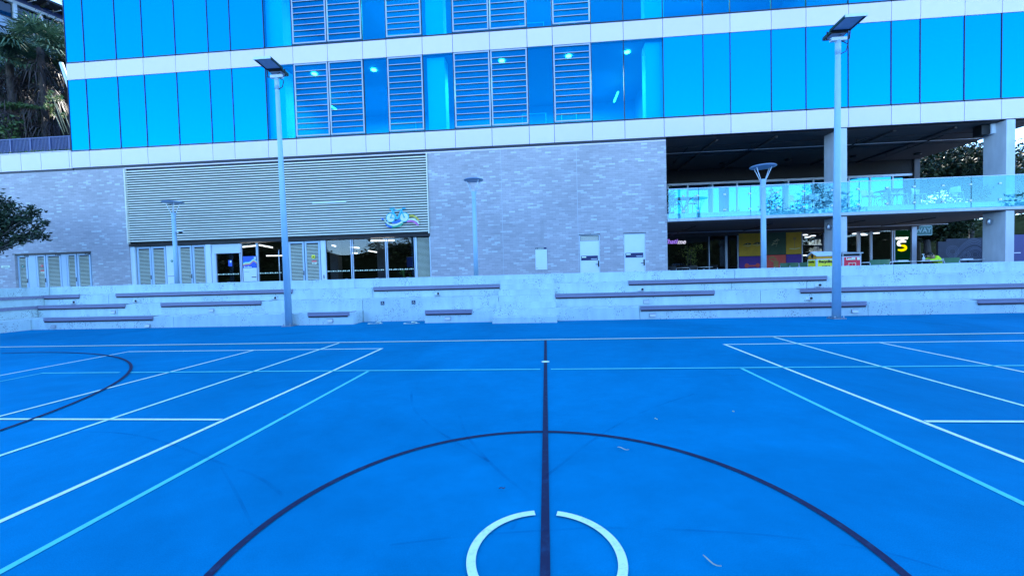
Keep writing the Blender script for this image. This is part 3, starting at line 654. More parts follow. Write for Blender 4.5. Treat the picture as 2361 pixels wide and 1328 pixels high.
# brick podium
BT = B0-.13
ND = (atX(35, 20.0, 620), atX(212, 20.0, 620)); NDT = at(120, 584, 20).z
LX0, LX1, BRX = at(291, 450, 20).x, at(988, 450, 20).x, 5.75
HEAD = 3.66
mb = MB(); mb.box(-44, ND[0], F, F+.4, TZ0, BT); mb.box(ND[0], ND[1], F, F+.4, NDT, BT); mb.box(ND[1], LX0-.01, F, F+.4, TZ0, BT)
mb.build('brick_wall', M['brick'], bld)
dA = (at(1337, 590, 20).x, at(1383, 590, 20).x); dB = (at(1439.5, 590, 20).x, at(1488, 590, 20).x); DT = 3.36
mb = MB(); mb.box(LX1+.01, dA[0], F, F+.4, TZ0, BT); mb.box(dA[0], dA[1], F, F+.4, DT, BT); mb.box(dA[1], dB[0], F, F+.4, TZ0, BT); mb.box(dB[0], dB[1], F, F+.4, DT, BT); mb.box(dB[1], BRX, F, F+.4, TZ0, BT)
mb.box(BRX-.4, BRX, F+.4, 26.5, TZ0, BT)
mb.build('brick_wall', M['brick'], bld)
MB().box(BX0+.02, BRX, F+.05, F+.5, BT+.002, B0+.01).build('shadow_gap', M['navy'], bld)
MB().box(-44, BX0-.02, F+.05, F+.5, BT+.002, BT+.1).build('shadow_gap', M['navy'], bld)
MB().box(LX0, BRX-.003, F-.008, F+.04, BT-.06, BT-.004).build('cap_flashing', M['clad'], bld)
for x in (at(1161, 600, 20).x, at(1331, 450, 20).x):
    MB().box(x-.008, x+.008, F-.004, F+.01, TZ0, BT-.07).build('brick_joint', M['conc_plain'], bld)
# parapet continuing to the left with planting and fence
mb = MB(); PXs = [-44, -42, -40, -38, -36, -34, -32, at(2, 380, 20).x, at(49, 375, 20).x, at(95, 372, 20).x, BX0-.14, BX0-.012]
for a, b in zip(PXs[:-1], PXs[1:]): mb.box(a+.012, b-.012, F-.012, F+.06, B0-.02, G0-.02)
mb.build('parapet_band', M['clad'], bld, bevel=.003)
MB().box(-44, BX0-.02, F+.065, F+.5, B0-.02, G0-.07).build('band_backing', M['navy'], bld)
MB().box(-44, BX0-.02, F-.02, F+.55, G0-.005, G0+.03).build('coping', M['clad'], bld)
MB().box(-44, BX0-.02, F+.56, 60, TZ0, G0-.25).build('podium_roof', M['conc_dark'], bld)
# louvre screen
mb = MB(); z = HEAD+.10; pitch = .125
while z < BT-.17:
    mb.add([(LX0+.05, F-.005, z+.115), (LX1-.05, F-.005, z+.115), (LX1-.05, F-.06, z+.048), (LX0+.05, F-.06, z+.048),
            (LX0+.05, F+.005, z+.105), (LX1-.05, F+.005, z+.105), (LX1-.05, F-.06, z+.038), (LX0+.05, F-.06, z+.038)],
           [(0, 3, 2, 1), (4, 5, 6, 7), (3, 7, 6, 2), (0, 1, 5, 4), (0, 4, 7, 3), (1, 2, 6, 5)])
    z += pitch
mb.build('louvre_screen', M['louv'], bld)
mb = MB(); mb.box(LX0, LX0+.05, F-.085, F+.04, HEAD+.04, BT-.07); mb.box(LX1-.05, LX1, F-.085, F+.04, HEAD+.04, BT-.07)
mb.build('screen_frame', M['louv'], bld)
MB().box(LX0, LX1, F+.06, F+.1, HEAD+.04, BT).build('screen_backing', M['black'], bld)
MB().box(LX0, LX1, F-.02, F+.3, HEAD-.08, HEAD+.005).build('door_head', M['black'], bld)
MB().box(at(722, 465, 20).x, at(800, 461, 20).x, F-.098, F-.088, 5.38, 5.46).build('patched_blade', M['whitep'], bld)
# louvred service doors
def louvre_door(x0, x1, z0, z1, Y, handle=None, knob=True):
    st = .085
    f = MB(); f.box(x0, x0+st, Y, Y+.05, z0, z1); f.box(x1-st, x1, Y, Y+.05, z0, z1); f.box(x0+st, x1-st, Y, Y+.05, z0, z0+.10); f.box(x0+st, x1-st, Y, Y+.05, z1-.10, z1)
    d = f.build('louvre_door', M['doorm'], bld, bevel=.003)
    b = MB(); z = z0+.11
    while z < z1-.17:
        b.add([(x0+st+.002, Y+.045, z+.064), (x1-st-.002, Y+.045, z+.064), (x1-st-.002, Y+.004, z+.034), (x0+st+.002, Y+.004, z+.034),
               (x0+st+.002, Y+.045, z+.058), (x1-st-.002, Y+.045, z+.058), (x1-st-.002, Y+.004, z+.026), (x0+st+.002, Y+.004, z+.026)],
              [(0, 3, 2, 1), (4, 5, 6, 7), (3, 7, 6, 2), (0, 1, 5, 4), (0, 4, 7, 3), (1, 2, 6, 5)]); z += .072
    b.build('blades', M['louvd'], d)
    MB().box(x0+st, x1-st, Y+.055, Y+.06, z0+.1, z1-.1).build('blade_backing', M['black'], d)
    if handle:
        xh = x0+st*.5 if handle < 0 else x1-st*.5
        h = MB(); h.box(xh-.02, xh+.02, Y-.012, Y-.001, z0+.86, z0+1.08); h.tube([(xh, Y-.005, z0+.92), (xh, Y-.05, z0+.92), (xh-.11*np.sign(handle)*-1*-1, Y-.05, z0+.92)], .012, 6)
        h.build('handle', M['black'], d)
    return d
DY = F+.12
def dpx(px): return at(px, 610, DY).x
nz1 = NDT-.05
for a, b, hd in ((41, 63, 1), (83.5, 105, 1), (107, 141.5, 0), (0, 0, 0), (154, 176, 1), (178.5, 210, 0)):
    if a: louvre_door(dpx(a), dpx(b) if b not in (141.5, 210) else dpx({141.5: 140.5, 210: 209}[b]), TZ0+.01, nz1, DY, hd)
for a, b in ((64, 83), (141, 153.5)):
    MB().box(dpx(a)+.01, dpx(b)-.01, DY+.004, DY+.05, TZ0+.01, nz1).build('flush_panel', M['doorm'], bld, bevel=.003)
MB().box(ND[0], ND[1], DY+.07, DY+.2, TZ0, NDT).build('door_recess', M['doorm'], bld)
MB().box(ND[0], ND[1], F+.02, DY+.06, NDT-.05, NDT-.002).build('door_lintel', M['navy'], bld)
MB().box(ND[0]-.1, ND[1], F-.02, F+.01, NDT-.012, NDT+.03).build('lintel_trim', M['navy'], bld)
for a, b, hd in ((317, 349, 1), (350.5, 383, 0), (413, 443, 1), (445, 476, 0), (667, 702, 1), (704, 739, 0)):
    louvre_door(dpx(a), dpx(b), TZ0+.01, HEAD-.12, DY, hd)
mb = MB()
for a, b, yo in ((304.5, 314.5, -.06), (384.5, 412, 0), (477.5, 489, -.06), (740.5, 752, 0), (959, 962, -.02)):
    mb = MB().box(dpx(a), dpx(b), DY+yo, DY+.06, TZ0+.01, HEAD-.11); mb.build('cover_panel', M['whitep'], bld, bevel=.003)
for px in (401.5, 746):
    x = dpx(px); MB().box(x-.022, x+.022, DY-.012, DY-.002, 1.62, 1.80).build('lock_plate', M['black'], bld)
MB().box(dpx(386), dpx(411), DY-.003, DY-.001, 1.95, 1.97).build('panel_joint', M['navy'], bld)
# fixed louvre beside the windows
x0, x1 = dpx(962.5), LX1-.04
b = MB(); z = TZ0+.02
while z < HEAD-.14:
    b.add([(x0, DY+.045, z+.05), (x1, DY+.045, z+.05), (x1, DY-.01, z+.026), (x0, DY-.01, z+.026), (x0, DY+.045, z+.042), (x1, DY+.045, z+.042), (x1, DY-.01, z+.018), (x0, DY-.01, z+.018)],
          [(0, 3, 2, 1), (4, 5, 6, 7), (3, 7, 6, 2), (0, 1, 5, 4), (0, 4, 7, 3), (1, 2, 6, 5)]); z += .058
b.build('fixed_louvre', M['louvd'], bld); MB().box(x0, x1, DY+.055, DY+.07, TZ0, HEAD-.11).build('louvre_backing', M['black'], bld)
MB().box(x1+.002, LX1+.005, DY-.10, DY+.06, TZ0, HEAD-.11).build('jamb', M['alumw'], bld)
# bike-hub shopfront glass
gz0, gz1 = TZ0+.02, HEAD-.12
def shopwin(pa, pb, mat='sglass', z0=gz0, z1=gz1, Y=DY+.02, frame='alumw', dots=True, fw=.035):
    a, b = at(pa, 610, Y).x, at(pb, 610, Y).x
    wn = MB().box(a+.002, b-.002, Y, Y+.012, z0, z1).build('shop_window', M[mat], bld)
    f = MB(); f.box(a-fw, a, Y-.05, Y+.05, z0, z1); f.box(b, b+fw, Y-.05, Y+.05, z0, z1); f.box(a, b, Y-.03, Y+.05, z0-.02, z0+.03)
    f.build('frame', M[frame], wn)
    if dots:
        d = MB(); x = a+.06; k = 0
        zd = 1.98
        while x < b-.06:
            s = (.035, .028, .02)[k % 3]
            if k % 3 == 1: d.disc_y((x, zd), .03, Y-.006, Y-.002, 10)
            elif k % 3 == 0: d.box(x-s, x+s, Y-.006, Y-.002, zd-.028, zd+.03)
            else: d.add([(x-.03, Y-.004, zd-.028), (x+.03, Y-.004, zd-.028), (x, Y-.004, zd+.03)], [(0, 1, 2)])
            x += .092; k += 1
        d.build('marking_dots', M['line_w'], wn)
    return wn
shopwin(500, 554.5, z1=3.02); shopwin(559.5, 593, dots=False); shopwin(597, 653); shopwin(753.5, 810.5); shopwin(816, 890); shopwin(895.5, 956.5)
MB().box(dpx(490), dpx(555), DY, DY+.06, 3.06, HEAD-.12).build('transom', M['alumw'], bld, bevel=.004)
MB().box(dpx(490), dpx(498), DY-.04, DY+.06, TZ0, 3.055).build('jamb', M['alumw'], bld)
MB().box(dpx(655), dpx(666), DY, DY+.06, TZ0, HEAD-.12).build('jamb', M['alumw'], bld)
x = dpx(646); MB().tube([(x, DY-.01, 1.35), (x, DY-.07, 1.4), (x, DY-.07, 3.1), (x, DY-.01, 3.15)], .022, 8).build('door_pull', M['steel'], bld)
# dark hall of the bike hub
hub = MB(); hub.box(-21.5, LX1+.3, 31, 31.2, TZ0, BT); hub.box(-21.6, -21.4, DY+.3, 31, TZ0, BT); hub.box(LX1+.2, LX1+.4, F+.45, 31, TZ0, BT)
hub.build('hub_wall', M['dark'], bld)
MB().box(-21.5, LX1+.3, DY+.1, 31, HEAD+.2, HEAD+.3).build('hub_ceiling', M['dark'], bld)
for px in (770, 879):
    x = at(px, 600, 24).x; MB().box(x-.25, x+.25, 24, 24.5, TZ0, HEAD+.19).build('column', M['conc_plain'], bld)
for k, (pa, pb) in enumerate((((556, 570), (596, 566)), ((592, 564), (628, 571)), ((614, 590), (655, 589.5)), ((855, 555.5), (909, 554.5)), ((808, 570), (828, 572)), ((850, 578.5), (870, 582)), ((766, 566), (774, 568)), ((809, 583.5), (824, 584)))):
    zc = 3.42
    def onceil(p):
        d = ray(*p); t = (zc-EYE)/d.z; q = Vector((d.x*t, d.y*t, zc))
        if q.y > 29: q = at(p[0], p[1], 29.0)
        if q.y < 20.6: q = at(p[0], p[1], 20.6)
        return q
    a, b = onceil(pa), onceil(pb)
    lab = ['lit strip lamp over the blue poster, its left half', 'slanting lit strip lamp over the glass door', 'lit strip lamp low behind the glass door', 'longest lit strip lamp behind the middle and right bike-hub windows',
           'small upper lit lamp by the first window post', 'slanting small lit lamp in the middle bike-hub window', 'small lit lamp in the left bike-hub window', 'small lower lit lamp by the first window post'][k]
    t = thing('strip_lamp', lab, 'light', (a+b)/2, 'lit strip lamps in the dark bike hub')
    MB().cyl(a, b, .032, n=8).build('tube', M['lampw'], t)
    MB().cyl(a+Vector((0, 0, .06)), b+Vector((0, 0, .06)), .03, n=6).build('housing', M['alum'], t)
# white service doors in the brick
for (a, b), dk, lab in ((dA, 'A', 0), (dB, 'B', 1)):
    lv = dk == 'A'
    d = MB().box(a+.03, b-.03, F+.03, F+.08, TZ0+.01, DT-.28 if lv else DT-.03).build('service_door', M['doorm'] if False else M['whitep'], bld, bevel=.003)
    fr = MB(); fr.box(a, a+.028, F-.004, F+.09, TZ0, DT); fr.box(b-.028, b, F-.004, F+.09, TZ0, DT); fr.box(a+.03, b-.03, F-.002, F+.09, DT-.028, DT-.002); fr.build('frame', M['alumw'], d)
    MB().box(a-.03, b+.03, F-.03, F-.006, DT+.002, DT+.03).build('drip_trim', M['navy'], d)
    if lv:
        bl = MB()
        for j in range(4): bl.box(a+.05, b-.05, F+.04, F+.07, DT-.26+j*.055, DT-.225+j*.055)
        bl.build('vent', M['louv'], d)
    zs = at(1360, 595.5 if lv else 592, 20).z
    MB().box(a+.06, b-.09, F+.02, F+.028, zs-.10, zs+.12).build('sign_plate', M['navyp'], d)
    MB().box(a+.09, a+.30, F+.012, F+.018, zs+.03, zs+.09).build('number_patch', M['line_w'], d)
    m = MB(); m.box(b-.42, b-.12, F+.015, F+.019, zs-.035, zs-.018); m.box(b-.40, b-.14, F+.015, F+.019, zs-.068, zs-.052); m.build('small_print', M['alumw'], d)
    h = MB(); h.box(b-.085, b-.03, F-.005, F+.028, 1.83, 2.12); h.tube([(b-.06, F-.01, 1.95), (b-.06, F-.07, 1.95), (b-.22, F-.07, 1.95)], .014, 6); h.build('handle', M['black'], d)
    MB().box(a, b, F+.1, F+.3, TZ0, DT).build('door_backing', M['dark'], d)

# ------------------------------------------------------------------ open corner: columns, soffits, balcony, back wall
YB = 26.5
for (x0, x1, y1) in ((13.41, 13.72, 21.07), (20.30, 20.66, 20.97)):
    MB().box(x0, x1, F, y1, 4.24, B0-.032).build('concrete_column', M['conc_plain'], bld, bevel=.01)
    MB().box(x0+.005, x1-.005, F, y1, TZ0, 3.797).build('concrete_column', M['conc_plain'], bld, bevel=.01)
# balcony slab with thin pale edge
MB().box(BRX+.01, BX1, 19.90, YB, 3.84, 3.965).build('balcony_slab', M['conc_plain'], bld, bevel=.008)
MB().box(BRX+.01, BX1, 20.02, 20.2, 3.967, 4.22).build('balcony_kerb', M['conc'], bld, bevel=.008)
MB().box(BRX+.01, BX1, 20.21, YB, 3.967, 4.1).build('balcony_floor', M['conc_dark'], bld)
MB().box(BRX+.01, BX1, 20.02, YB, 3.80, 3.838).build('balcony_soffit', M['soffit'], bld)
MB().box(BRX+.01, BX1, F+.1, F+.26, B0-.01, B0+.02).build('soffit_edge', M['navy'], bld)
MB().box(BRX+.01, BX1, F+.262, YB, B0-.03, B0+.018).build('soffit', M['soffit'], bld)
# beams, pipes under the soffits
mb = MB()
for x in (8.3, 11.0, 16.2, 18.8): mb.box(x-.06, x+.06, 20.6, YB, B0-.12, B0-.031)
mb.box(BRX, BX1, 23.2, 23.3, B0-.09, B0-.0305); mb.box(BRX, BX1, 21.6, 21.66, B0-.07, B0-.0305)
mb.build('soffit_beam', M['soffit'], bld)
for k, (x, yy, ln, zz) in enumerate(((7.2, 21.4, 3.5, B0-.16), (10.4, 21.2, 4.2, B0-.2), (15.4, 21.2, 4.5, B0-.2), (18.9, 21.3, 4.2, B0-.2), (7.4, 21, 4.8, 3.70), (11, 21, 4, 3.7), (15.2, 21, 4.6, 3.70), (18.3, 21, 4.8, 3.7))):
    p = MB(); p.tube([(x, yy, zz), (x+.25, yy+ln, zz)], .022, 6)
    for q in (.15, .5, .85): p.tube([(x+.25*q, yy+ln*q, zz), (x+.25*q, yy+ln*q, zz+.16 if zz > 5 else 3.80)], .012, 5)
    p.build('sprinkler_pipe', M['black'], bld)
p = MB(); p.tube([(BRX, 22.2, B0-.18), (BX1-.3, 22.2, B0-.18)], .018, 6); p.tube([(BRX, 24.4, 3.7), (BX1-.3, 24.4, 3.7)], .025, 6); p.build('conduit', M['alum'], bld)
for px, py in ((1665, 376), (1817, 368), (1967, 360), (2115, 354)):
    q = gr(px, py, B0-.04); MB().lathe([(.16, 0), (.16, -.09), (.12, -.11)], (q.x, min(q.y, 26), B0-.031), 14).build('soffit_speaker', M['black'], bld)
# upper back wall
zb = at(1640, 420, YB).z
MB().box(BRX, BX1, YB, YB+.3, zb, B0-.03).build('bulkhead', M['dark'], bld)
WP = [1540, 1586, 1643, 1700, 1754.5, 1818, 1876, 1936, 1958, 2007, 2059, 2108]
xs = [at(p, 440, YB).x for p in WP]
for i in range(len(xs)-1):
    a, b = xs[i], xs[i+1]
    open_ = i == 4
    wn = MB().box(a+.05, b-.05, YB+.05+(.25 if i % 3 == 1 else 0), YB+.065+(.25 if i % 3 == 1 else 0), 4.1, zb-.14 if i < 10 else zb+.8).build('upper_window', M['mglass'], bld)
    f = MB(); f.box(a-.04, a+.045, YB, YB+.4, 4.1, zb-.003); f.box(a+.05, b-.05, YB, YB+.1, zb-.13, zb-.003)
    f.build('frame', M['alum'], wn)
MB().box(BX1-.35, BX1-.05, YB-.1, YB+.4, 4.1, B0-.04).build('corner_post', M['conc_dark'], bld)
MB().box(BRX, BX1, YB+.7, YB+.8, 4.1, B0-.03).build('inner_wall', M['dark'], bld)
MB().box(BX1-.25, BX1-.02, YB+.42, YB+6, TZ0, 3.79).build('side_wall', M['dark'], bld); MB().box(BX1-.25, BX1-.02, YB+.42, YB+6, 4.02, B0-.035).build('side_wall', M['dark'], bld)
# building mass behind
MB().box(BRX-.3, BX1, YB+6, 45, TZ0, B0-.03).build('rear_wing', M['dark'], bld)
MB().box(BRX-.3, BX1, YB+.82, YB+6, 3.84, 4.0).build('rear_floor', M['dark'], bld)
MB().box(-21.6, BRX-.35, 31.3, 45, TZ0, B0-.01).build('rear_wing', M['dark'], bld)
# glass balustrade panels with clamps
JX = [5.80, 7.17, 9.49, 11.85, 14.18, 16.52, 18.83, 21.15, 22.2]
ZG0, ZG1 = 3.99, 5.33
for i in range(len(JX)-1):
    a, b = JX[i]+.012, JX[i+1]-.012
    gp = MB().box(a, b, 19.925, 19.943, ZG0, ZG1).build('glass_panel', M['bglass'], bld)
    cl = MB()
    for x in ((a+b)/2, b-.03):
        if x > 22: continue
        for z in (4.30, 5.0): cl.box(x-.05, x+.05, 19.90, 19.965, z-.035, z+.035); cl.cyl((x, 19.965, z), (x, 20.03, z-.0), .025, n=8)
    cl.build('clamp', M['whitep'], gp)
    MB().box(a, b, 19.918, 19.95, ZG1+.001, ZG1+.03).build('top_rail', M['alumw'], gp)
    MB().box(b+.001, b+.022, 19.93, 19.94, ZG0, ZG1).build('joint', M['navy'], gp)

# ------------------------------------------------------------------ ground-floor shops
SB = M['dark']
ztop = at(1640, 545, YB).z
MB().box(BRX, BX1, YB, YB+.25, ztop, 3.80).build('shop_bulkhead', M['soffit'], bld)
zsill = TZ0+.02
def shop(pa, pb, mat='sglass', z1=None, frame='alum', fw=.06):
    return shopwin(pa, pb, mat, zsill, z1 if z1 else ztop-.01, YB+.02, frame, False, fw)
shop(1538, 1584.5, frame='black', fw=.03); shop(1586.5, 1632, frame='black', fw=.03); shop(1636, 1672); shop(1677, 1700)
shop(1850, 1898); shop(1951, 1976); shop(1982.5, 2005.5); shop(2010, 2055); shop(2062.5, 2099)
MB().box(at(1538, 560, YB).x, at(1632, 560, YB).x, YB-.02, YB+.01, ztop-.34, ztop-.005).build('shop_fascia', M['black'], bld)
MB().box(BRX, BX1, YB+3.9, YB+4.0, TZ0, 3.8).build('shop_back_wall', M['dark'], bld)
MB().box(at(2100, 560, YB).x, at(2111, 560, YB).x, YB-.08, YB+.3, TZ0, 3.79).build('corner_post', M['alum'], bld)
# fridge shelves and lights inside the middle shop
for k, (px, py) in enumerate(((1856, 543), (1862, 548), (1874, 545), (1855, 590), (1972, 540), (1988, 541), (1993, 543), (2021, 539))):
    p = at(px, py, YB+1.6); tag(MB().lathe([(.16, 0), (.16, .05), (.1, .07)], tuple(p), 12).build('shop_lamp', M['lamps']),
        ['highest of the small lit shop lamps beside the palm mural', 'lower of the paired lit shop lamps beside the palm mural', 'lit shop lamp above the bright shelves', 'lit lamp low beside the yellow bin', 'lit shop lamp just right of the first concrete column',
         'upper of two close lit lamps in the green shop doorway', 'lower of two close lit lamps in the green shop doorway', 'lit shop lamp nearest the glowing letter sign'][k], 'light', 'small lit lamps in the shops')
sh = thing('display_shelf', 'bright shelf of goods inside the glass shop left of the first column', 'shelf', at(1876, 600, YB+2.2))
a, b = at(1866, 570, YB+2.2), at(1896, 570, YB+2.2)
m = MB()
for z in (2.1, 2.55, 3.0): m.box(a.x, b.x, a.y, a.y+.4, z, z+.04)
m.build('shelf_board', M['whitep'], sh)
m = MB(); rr = random.Random(3)
for z in (2.145, 2.595, 3.045):
    x = a.x
    while x < b.x-.06: 
        wd = rr.uniform(.05, .10); m.box(x, x+wd*.85, a.y+.05, a.y+.2, z, z+rr.uniform(.1, .3)); x += wd
m.build('goods', pm('mixed_goods', (.38, .42, .40), island=.8), sh)
ld = bpy.data.lights.new('shop_light', 'AREA'); ld.energy = 16; ld.size = 1.5; ld.color = (1, .95, .85); lo = bpy.data.objects.new('shop_light', ld); COL.objects.link(lo); lo.location = (a.x+.3, YB+1.2, 3.6)
# shop lettering
p = at(1562, 557, YB-.05)
sg = thing('neon_sign', 'lit violet and white script sign in the dark shop window', 'sign', p)
text('lettering', 'Chati', .40, (p.x-.02, p.y, p.z), M['neonp'], sg, .015, align='RIGHT', shear=.25, bold=.006)
text('lettering', 'me', .40, (p.x-.01, p.y, p.z-.035), M['neonw'], sg, .015, align='LEFT', shear=.25, bold=.006)
# green lit shop sign panel
p = at(2078, 572, YB); gs = thing('glowing_sign', 'glowing white and yellow letter sign on a dark green shop panel', 'sign', (p.x, p.y-.05, 1.2))
a, b = at(2063.5, 570, YB-.02).x, at(2098, 570, YB-.02).x
MB().box(a, b, YB-.03, YB-.005, zsill+.15, ztop-.02).build('panel', M['signgreen'], gs)
z = at(2078, 550, YB).z; xx = at(2078, 550, YB).x
text('lettering', 'SUBWAY', .17, (xx, YB-.05, z), M['signw'], gs, .012, bold=.008)
z = at(2077, 567, YB).z
def bez(P, n=10): return smooth_path([(q[0], q[1]) for q in P], n)
def fat(pts, wd, x, z, s, y, name, mat, parent):
    P = [Vector(q) for q in pts]; vs = []; n = len(P)
    for i, q in enumerate(P):
        d = (P[min(i+1, n-1)]-P[max(i-1, 0)]).normalized(); nn = Vector((-d.y, d.x))*wd/2*(min(1, .55+1.2*min(i, n-1-i)/n*2))
        vs += [(x+s*(q.x+nn.x), y, z+s*(q.y+nn.y)), (x+s*(q.x-nn.x), y, z+s*(q.y-nn.y))]
    MB().add(vs, [(2*i, 2*i+1, 2*i+3, 2*i+2) for i in range(n-1)]).build(name, mat, parent)
fat(bez([(.42, .42), (.1, .5), (-.3, .42), (-.36, .15), (-.05, .02)]), .26, xx, z, .55, YB-.045, 'letter_upper', M['signw'], gs)
fat(bez([(-.12, .03), (.3, -.05), (.38, -.32), (.02, -.48), (-.42, -.42)]), .26, xx, z, .55, YB-.047, 'letter_lower', M['signy'], gs)
p = at(2122, 532, 27.6); ws = thing('hanging_sign', 'teal hanging shop sign with pale capital letters beyond the corner post', 'sign', (p.x, p.y, p.z-.2))
a, b = at(2080, 532, 27.6), at(2147, 526, 27.6)
MB().box(a.x, b.x, 27.6, 27.68, p.z-.25, p.z+.25).build('panel', M['teal'], ws); m = MB(); m.box(a.x-.03, b.x+.03, 27.58, 27.6, p.z+.252, p.z+.30); m.box(a.x-.03, b.x+.03, 27.58, 27.6, p.z-.30, p.z-.252); m.box(b.x+.002, b.x+.045, 27.58, 27.6, p.z-.25, p.z+.25); m.build('border', M['signt'], ws)
text('lettering', 'SUBWAY', .40, ((a.x+b.x)/2+.02, 27.59, p.z), M['signt'], ws, .006, bold=.012)
MB().cyl((p.x, 27.64, p.z+.3), (p.x, 27.64, 3.9), .02).build('hanger', M['black'], ws)
# painted mural panels
def mural(pa, pb, pyt, pyb, m, lab):
    Y = YB-.02; a, b = at(pa, 570, Y).x, at(pb, 570, Y).x; xm = (pa+pb)/2
    z1 = at(xm, pyt, Y).z; z0 = max(at(xm, pyb, Y).z, TZ0) if pyb else TZ0
    t = thing('mural_panel', lab, 'mural', ((a+b)/2, Y, z0), 'painted panels on the shop wall')
    MB().box(a, b, Y, Y+.035, z0+.006, z1-.006).build('panel', M[m], t); return t, a, b, z0, z1, Y
t, a, b, z0, z1, Y = mural(1704, 1760, 538, 590.5, 'mur_y', 'yellow mural panel with a pair of painted eyes')
def eye(cx_, cz_, s, t):
    def pth(P): return [(cx_+s*q[0], cz_+s*q[1]) for q in bez(P, 6)]
    MB().ribbon_y(pth([(-.5, -.08), (-.2, .1), (.1, .17), (.4, .12), (.52, .0)]), pth([(-.5, -.1), (-.25, -.06), (.1, -.05), (.4, -.05), (.52, -.02)]), Y-.006, Y-.001).build('painted_eye', M['mur_k'], t)
    MB().ribbon_y(pth([(-.5, -.13), (-.2, -.14), (.1, -.2), (.35, -.12), (.5, -.08)]), pth([(-.5, -.15), (-.2, -.18), (.1, -.26), (.35, -.18), (.5, -.1)]), Y-.006, Y-.001).build('painted_eyelid', M['mur_l'], t)
    MB().disc_y((cx_+.08*s, cz_+.03*s), .055*s, Y-.009, Y-.0065, 12).build('painted_pupil', M['mur_l'], t)
ze = at(1722, 563.5, Y).z; eye(at(1722.5, 563, Y).x, ze, .5, t); eye(at(1744, 563, Y).x, ze+.02, .5, t)
t, a, b, z0, z1, Y = mural(1704, 1760, 591, None, 'mur_p', 'purple mural panel with a flat red bench-like shape, under the painted eyes')
m = MB(); xa, xb = at(1722, 613, Y).x, at(1747, 613, Y).x; zc = at(1735, 613, Y).z
m.box(xa, xb, Y-.006, Y-.001, zc-.05, zc+.05); m.disc_y((xa, zc+.02), .14, Y-.008, Y-.0065, 16); m.disc_y((xb, zc+.02), .13, Y-.008, Y-.0065, 16); m.build('flat_red_shape', M['mur_r'], t)  # flat shape stands in for a red bench before the wall
t, a, b, z0, z1, Y = mural(1761, 1812, 536, 587, 'mur_g', 'dark green mural panel with a small sketched figure')
m = MB(); xc, zc = at(1789, 558, Y).x, at(1789, 558, Y).z
for P in ([(-.2, -.1), (-.05, 0), (.05, .08), (.2, .1)], [(-.15, .05), (0, .1), (.12, .2)], [(-.25, -.2), (-.1, -.12), (.1, -.1)], [(.0, -.3), (.05, -.1), (.1, .05)]):
    q = bez(P, 5); m.ribbon_y([(xc+v.x, zc+v.y+.018) for v in q], [(xc+v.x, zc+v.y-.012) for v in q], Y-.006, Y-.001)
m.build('painted_figure', M['mur_l'], t)
t, a, b, z0, z1, Y = mural(1761, 1812, 588, None, 'mur_r', 'red mural panel with a tan painted forearm and curled hand')
xc = at(1788.5, 608, Y).x; zc = at(1788, 608, Y).z
m = MB(); m.ribbon_y([(xc-.12, TZ0+.02), (xc-.13, zc+.1)], [(xc+.13, TZ0+.02), (xc+.16, zc+.16)], Y-.006, Y-.001)
m.build('painted_forearm', M['mur_o'], t)
fat(bez([(.03, .10), (-.02, .28), (-.16, .38), (-.34, .34), (-.36, .22)]), .10, xc, zc, 1.0, Y-.009, 'painted_hand', M['mur_o'], t)
fat(bez([(-.02, .12), (-.16, .16), (-.28, .22)]), .08, xc, zc, 1.0, Y-.0095, 'painted_thumb', M['mur_o'], t)
t, a, b, z0, z1, Y = mural(1813, 1849, 535.5, 586, 'mur_y', 'yellow mural panel with a painted palm-like lamp')
xc = at(1832, 560, Y).x; m = MB(); zc = at(1832, 555, Y).z; m.box(xc-.02, xc+.02, Y-.006, Y-.001, zc-.45, zc+.1); m.disc_y((xc, zc+.12), .1, Y-.008, Y-.0062, 14); m.build('painted_lamp', M['mur_o'], t)
MB().ribbon_y([(xc-.3, zc-.45), (xc, zc-.48), (xc+.3, zc-.43)], [(xc-.3, zc-.5), (xc, zc-.53), (xc+.3, zc-.48)], Y-.006, Y-.002).build('painted_line', M['mur_l'], t)
mural(1813, 1849, 586.8, None, 'mur_p', 'plain purple mural panel below the palm-like lamp')
# dark carved panel at the far right
Yc = 25.4; a, b = at(2163, 580, Yc), at(2268, 580, Yc)
t = thing('carved_panel', 'dark slate art panel with swirling pale line carvings', 'art panel', ((a.x+b.x)/2, Yc, TZ0))
zt = at(2215, 550, Yc).z
MB().box(a.x, b.x, Yc, Yc+.12, TZ0, zt-.15).build('panel', M['slate'], t); MB().box(at(2182, 580, Yc).x, b.x, Yc, Yc+.12, zt-.149, zt).build('panel', M['slate'], t)
m = MB()
def ringz(cx_, cz_, r, wd=.02):
    q = [(cx_+r*math.cos(v), cz_+r*math.sin(v)) for v in np.linspace(0, 2*math.pi, 33)]
    i2 = [(cx_+(r-wd)*math.cos(v), cz_+(r-wd)*math.sin(v)) for v in np.linspace(0, 2*math.pi, 33)]
    m.add([(x_, Yc-.006, z_) for x_, z_ in q]+[(x_, Yc-.006, z_) for x_, z_ in i2], [(k, k+1, 34+k, 33+k) for k in range(32)])
for px, py, rs in ((2196, 580, (.18, .26, .34)), (2229, 588, (.12, .2)), (2248, 587, (.16, .24, .32, .4))):
    q = at(px, py, Yc)
    for r in rs: ringz(q.x, q.z, r)
for off in (0, .09, .18, .27):
    q = bez([(at(px, py, Yc).x, at(px, py, Yc).z+off) for px, py in ((2200, 598), (2216, 578), (2232, 566), (2247, 562), (2262, 567))], 8)
    m.ribbon_y([(v.x, v.y+.014) for v in q], [(v.x, v.y-.014) for v in q], Yc-.008, Yc-.001)
for off in (0, .1):
    q = bez([(at(px, py, Yc).x, at(px, py, Yc).z+off) for px, py in ((2210, 600), (2222, 585), (2235, 577), (2250, 573), (2264, 580))], 8)
    m.ribbon_y([(v.x, v.y+.012) for v in q], [(v.x, v.y-.012) for v in q], Yc-.008, Yc-.001)
